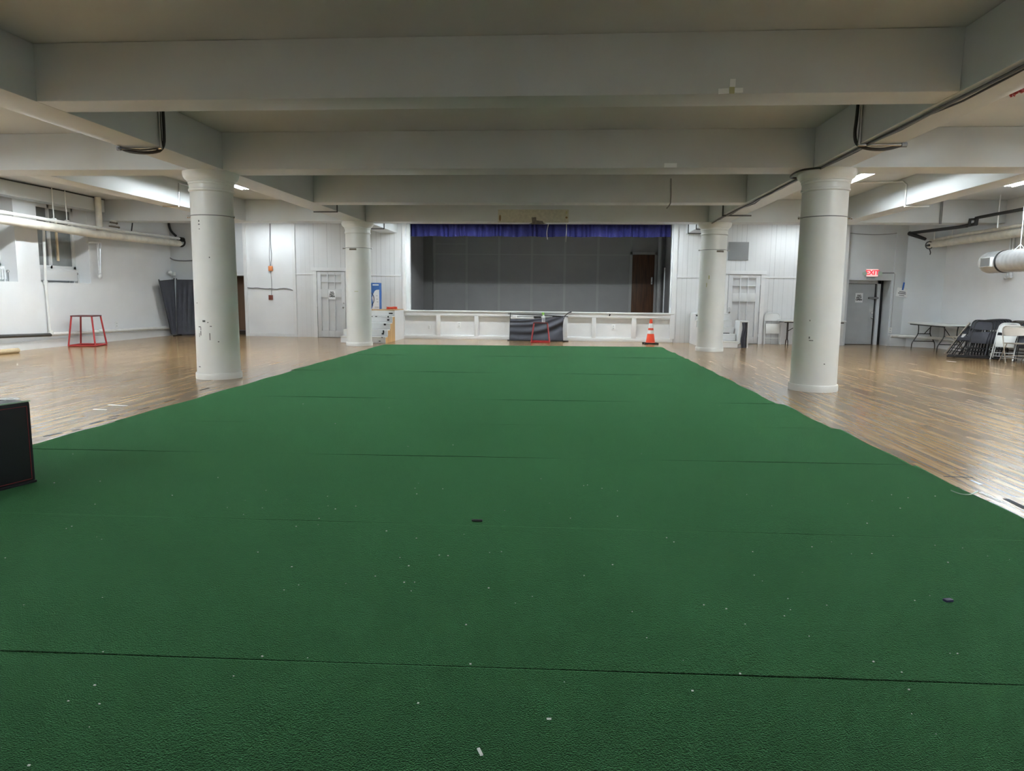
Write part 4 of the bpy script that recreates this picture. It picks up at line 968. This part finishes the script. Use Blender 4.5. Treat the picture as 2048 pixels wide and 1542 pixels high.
tag(MB().tube([V(BX-.12, 18.45, 3.14), V(BX-.12, 18.05, 3.15), V(BX-.12, 18.03, 3.27), V(BX-.06, 17.95, 3.27)], .028, 10).build('black_elbow', 'rubber'), 'short black pipe bend beside the stepped black pipe', 'pipe')
t = thing('gate_valve', 'dark valve with loose wire at the end of the right wall pipes', 'valve', (QX-.12, 20.85, 2.86))
MB().tube([(.1*math.cos(a), -.05, .1*math.sin(a)) for a in [i*PI/6 for i in range(12)]], .014, 6, closed=True).build('hand_wheel', 'conduit', t)
MB().cyl((0, -.05, 0), (0, .1, 0), .03).build('valve_stem', 'conduit', t); MB().tube([(.02, -.03, -.08), (.06, -.03, -.2), (.05, -.03, -.26)], .012, 6).build('wire_end', 'cable', t)
for y, z0, z1, lab in ((20.0, 2.95, 3.17, 'pale hanger strap of the right pipes nearest the exit corner'), (19.1, 2.98, 3.15, 'pale hanger strap of the right pipes below the step'), (17.2, 3.0, ZC-.01, 'pale hanger strap of the right pipes past the step')):
    tag(MB().cyl((BX+.05, y, z0), (BX+.05, y, z1), .014, n=8).build('pipe_strap', 'pipewhite'), lab, 'strap')
a = at(1884, 405, Y=18.17); b = at(1882, 445, Y=18.17)
tag(MB().cyl((a.x, 18.17, ZC-.01), (a.x, 18.17, ZB-.03), .028, n=10).build('grey_conduit', 'greycable'), 'dull upright conduit on the last cross beam in the right aisle', 'conduit')
p = at(2022, 500, X=RX-.08)
t = thing('drain_pipe', 'steel drain loop on the right wall below the duct', 'pipe', (RX-.07, p.y, 0))
for s in (-.06, .06): MB().cyl((0, s, 1.95), (0, s, 2.85), .028, n=10).build('pipe_run', 'steel', t)
MB().cyl((0, -.1, 1.92), (0, .1, 1.92), .03, n=10).ball((0, .12, 1.9), .05).build('trap', 'steel', t)
p0 = at(1797, 673, Y=YB-.08)
tag(MB().tube([V(9.40, YB-.14, .30), V(9.62, YB-.14, .30), V(RX-.13, 20.58, .30), V(RX-.10, 15, .27)], .042, 10).build('low_pipe', 'pipewhite'), 'white pipe low round the corner behind the folding table', 'pipe')

# ------------------------------------------------------------------ tables
def fold_table(loc, rz, L, W, h, label, top_mat, leg_mat, style):
    t = thing('folding_table', label, 'table', loc, rz)
    MB().box(-L/2, L/2, -W/2, W/2, h-.045, h, bev=.015).build('tabletop', top_mat, t)
    MB().box(-L/2+.05, L/2-.05, -W/2+.05, -W/2+.075, h-.075, h-.045).box(-L/2+.05, L/2-.05, W/2-.075, W/2-.05, h-.075, h-.045).build('apron_rail', leg_mat, t)
    for s in (-1, 1):
        x = s*(L/2-.22); g = MB()
        if style == 'wishbone':
            for q in (-1, 1):
                MB().tube([(x, q*.17, h-.06), (x, q*.155, h-.2), (x, q*.16, h-.33), (x, q*.24, h-.47), (x, q*.31, h-.58), (x, q*.315, .0)], .014, 8, smooth=1).build('leg', leg_mat, t)
            MB().cyl((x, -.16, h-.32), (x, .16, h-.32), .012, n=8).build('crossbar', leg_mat, t); MB().cyl((x, -.27, h-.53), (x, .27, h-.53), .012, n=8).build('crossbar', leg_mat, t)
        else:
            for q in (-1, 1): MB().cyl((x, q*.045, h-.05), (x, q*.045, .17), .013, n=8).build('leg_tube', leg_mat, t)
            MB().tube([(x, -.105, 0), (x, -.095, .13), (x, -.045, .18), (x, .045, .18), (x, .095, .13), (x, .105, 0)], .014, 8).build('leg_fork', leg_mat, t)
            MB().cyl((x, -.05, h-.36), (x, .05, h-.36), .011, n=8).build('crossbar', leg_mat, t)
        MB().cyl((x, 0, h-.33), (x-s*.42, 0, h-.06), .011, n=8).build('brace', leg_mat, t)
    return t
fold_table((9.98, 20.02, 0), PI/2, 1.83, .74, .73, 'white topped folding table with black legs along the right wall', 'tabletop', 'black', 'wishbone')
fold_table((7.02, 21.12, 0), 0, 1.75, .60, .735, 'folding table with brown fork legs behind the nearer right column', 'door', 'brownmetal', 'fork')

# ------------------------------------------------------------------ folding chairs
def chair_parts(t, frame, seat, a_up, a_rear, seat_open, W=.44, slen=.31, tall=.80):
    """upright frame leaning back, rear legs crossing it; folded or open. Faces -Y, centred on the floor"""
    hw = W/2
    fy0 = -.22 if seat_open else 0.; fy1 = .24 if seat_open else 0.
    def up(s, w=1.): return V(w*hw, fy0+(fy1-fy0)*s, tall*s)          # along the upright, 0 floor .. 1 top
    pts = [up(0, -1), up(.55, -.97), up(.9, -.95), up(.985, -.75), up(1, -.45), up(1, .45), up(.985, .75), up(.9, .95), up(.55, .97), up(0, 1)]
    ff_ = MB().tube(pts, .0125, 8, smooth=1).build('front_frame', frame, t)
    # backrest: curved sheet near the top of the upright
    n = V(0, -tall, fy1-fy0).normalized()
    def bk(u, v):
        p = up(.985-.235*v, 0); k = (2*u-1); w = hw*(.93 if v > .25 else .80+.13*(v/.25))
        return p+V(k*w, 0, 0)-n*(.03*(1-k*k))*1.+V(0, 0, (.0 if v < .99 else 0))
    MB().grid(bk, 14, 6, .012, (0, -1, 0)).build('backrest', seat, t, smooth=60)
    if seat_open:
        MB().grid(lambda u, v: ((2*u-1)*hw*.86*(1-.12*(1-v)**2), -.24+.40*v, .445-.012*math.sin(PI*u)*math.sin(PI*v)-.012*v), 10, 10, .022, (0, 0, 1)).build('seat', seat, t, smooth=60)
        rp = [V(-hw*.86, -.10, .44), V(-hw*.88, .255, .0)]; rq = [V(hw*.86, -.10, .44), V(hw*.88, .255, 0)]
    else:
        MB().grid(lambda u, v: ((2*u-1)*hw*.86*(1-.05*v), -.028-.02*math.sin(PI*v), tall*(.655-slen*v)), 12, 20, .018, (0, -1, 0)).build('seat', seat, t, smooth=60)
        rp = [V(-hw*.86, .03, tall*.56), V(-hw*.88, .035, .02)]; rq = [V(hw*.86, .03, tall*.56), V(hw*.88, .035, .02)]
    for r in (rp, rq): MB().cyl(r[0], r[1], .011, n=8).build('rear_leg', frame, t)
    f0 = up(.20); MB().cyl((-hw, f0.y, f0.z), (hw, f0.y, f0.z), .009, n=8).build('front_stretcher', frame, ff_)
    a, b = rp[0].lerp(rp[1], .82), rq[0].lerp(rq[1], .82); MB().cyl(a, b, .009, n=8).build('rear_stretcher', frame, t)
    for x in (-hw, hw): MB().cyl((x, fy0, 0), (x, fy0+.002, .03), .017, n=8).build('foot_cap', frame, ff_)
def chair(loc, rz, frame, seat, label, open_=False, lean=0., W=.44, group=None, name='folding_chair', tall=.80, roll=0.):
    t = thing(name, label, 'chair', loc, rz, group)
    t.rotation_euler = (-lean, roll, rz)
    chair_parts(t, frame, seat, 0, 0, open_, W, tall=tall); return t
chair((6.02, YB-.20, 0), 0, 'whitemetal', 'plastic', 'white folding chair folded flat against the board wall', lean=.13, W=.47, tall=.93)
# beige chairs
chair((9.90, 18.86, 0), math.radians(-122), 'tan', 'tan', 'open beige folding chair seen from behind, at the end of the white table', open_=True)
chair((9.90, 16.45, 0), math.radians(-12), 'tan', 'tan', 'open beige folding chair standing in front of the white one', open_=True, W=.49)
# folded dark chairs leaning in a row on a low rack
def leanchair(c, yaw, lean, frame, seat, label, group=None, W=.45, tall=.84, src=None, slen=.31):
    t = thing('folding_chair', label, 'chair', c, 0, group)
    t.rotation_euler = (-lean, 0, yaw)
    if src is None: chair_parts(t, frame, seat, 0, 0, False, W, tall=tall, slen=slen)
    else:
        for ch in kids(src):
            k = ch.copy(); C.objects.link(k); k.parent = t
            for g in kids(ch): d = g.copy(); C.objects.link(d); d.parent = k
    return t
yw = math.radians(-54)
first = leanchair((9.70, 17.62, .05), yw, .36, 'black', 'fabric', 'black folding chair at the front of the leaning row, whole seat showing', W=.43, tall=.88)
lab = ['second black folding chair behind the front one in the leaning row', 'third black folding chair from the front of the leaning row', 'fourth black folding chair from the front of the leaning row', 'fifth black folding chair from the front of the leaning row',
       'sixth black folding chair from the front of the leaning row', 'seventh black folding chair from the front of the leaning row', 'eighth black folding chair, last dark one in the leaning row']
first['group'] = 'black folding chairs leaning in a row'
for i, l in enumerate(lab): leanchair((9.70+.068*(i+1), 17.62-.004*(i+1), .05), yw, .36-.028*(i+1), 'black', 'fabric', l, 'black folding chairs leaning in a row', src=first)
leanchair((9.80, 17.98, .05), yw-.1, .34, 'black', 'fabric', 'black folding chair leaning just behind the front of the row, top highest', 'black folding chairs leaning in a row', src=first)
o = leanchair((9.62, 18.45, .03), yw-.45, .60, 'black', 'fabric', 'black folding chair slumped low towards the beige chair, white sticker on it', 'slumped black chairs', W=.40, slen=.2, tall=.82)
MB().box(-.05, .05, -.06, -.045, .46, .55).build('sticker', 'paper', o)
leanchair((9.56, 18.10, .03), yw-.45, .60, 'black', 'fabric', 'black folding chair slumped low nearest the row front, mostly bare frame', 'slumped black chairs', W=.40, slen=.16, tall=.82)
chair((10.22, 17.0, .05), yw, 'brownmetal', 'brownmetal', 'dark brown folding chair at the back of the leaning row', lean=.15, tall=.86)
chair((9.93, 16.98, 0), math.radians(-50), 'whitemetal', 'plastic', 'white folding chair leaning folded behind the open beige one', lean=.36, tall=.90, W=.46)
chair((10.16, 16.5, 0), math.radians(-50), 'black', 'fabric', 'black folding chair leaning on the wall behind the white one', lean=.2, tall=.9)
t = thing('chair_rack', 'low black rack of floor bars under the leaning black chairs', 'rack', (9.85, 17.5, 0), math.radians(-30))
for y in (-.30, .12): MB().box(-.75, .35, y-.02, y+.02, .012, .05, bev=.004).build('rack_bar', 'black', t)
for x in (-.6, .25): MB().box(x-.02, x+.02, -.30, .12, .0, .03, bev=.004).build('rack_bar', 'black', t)
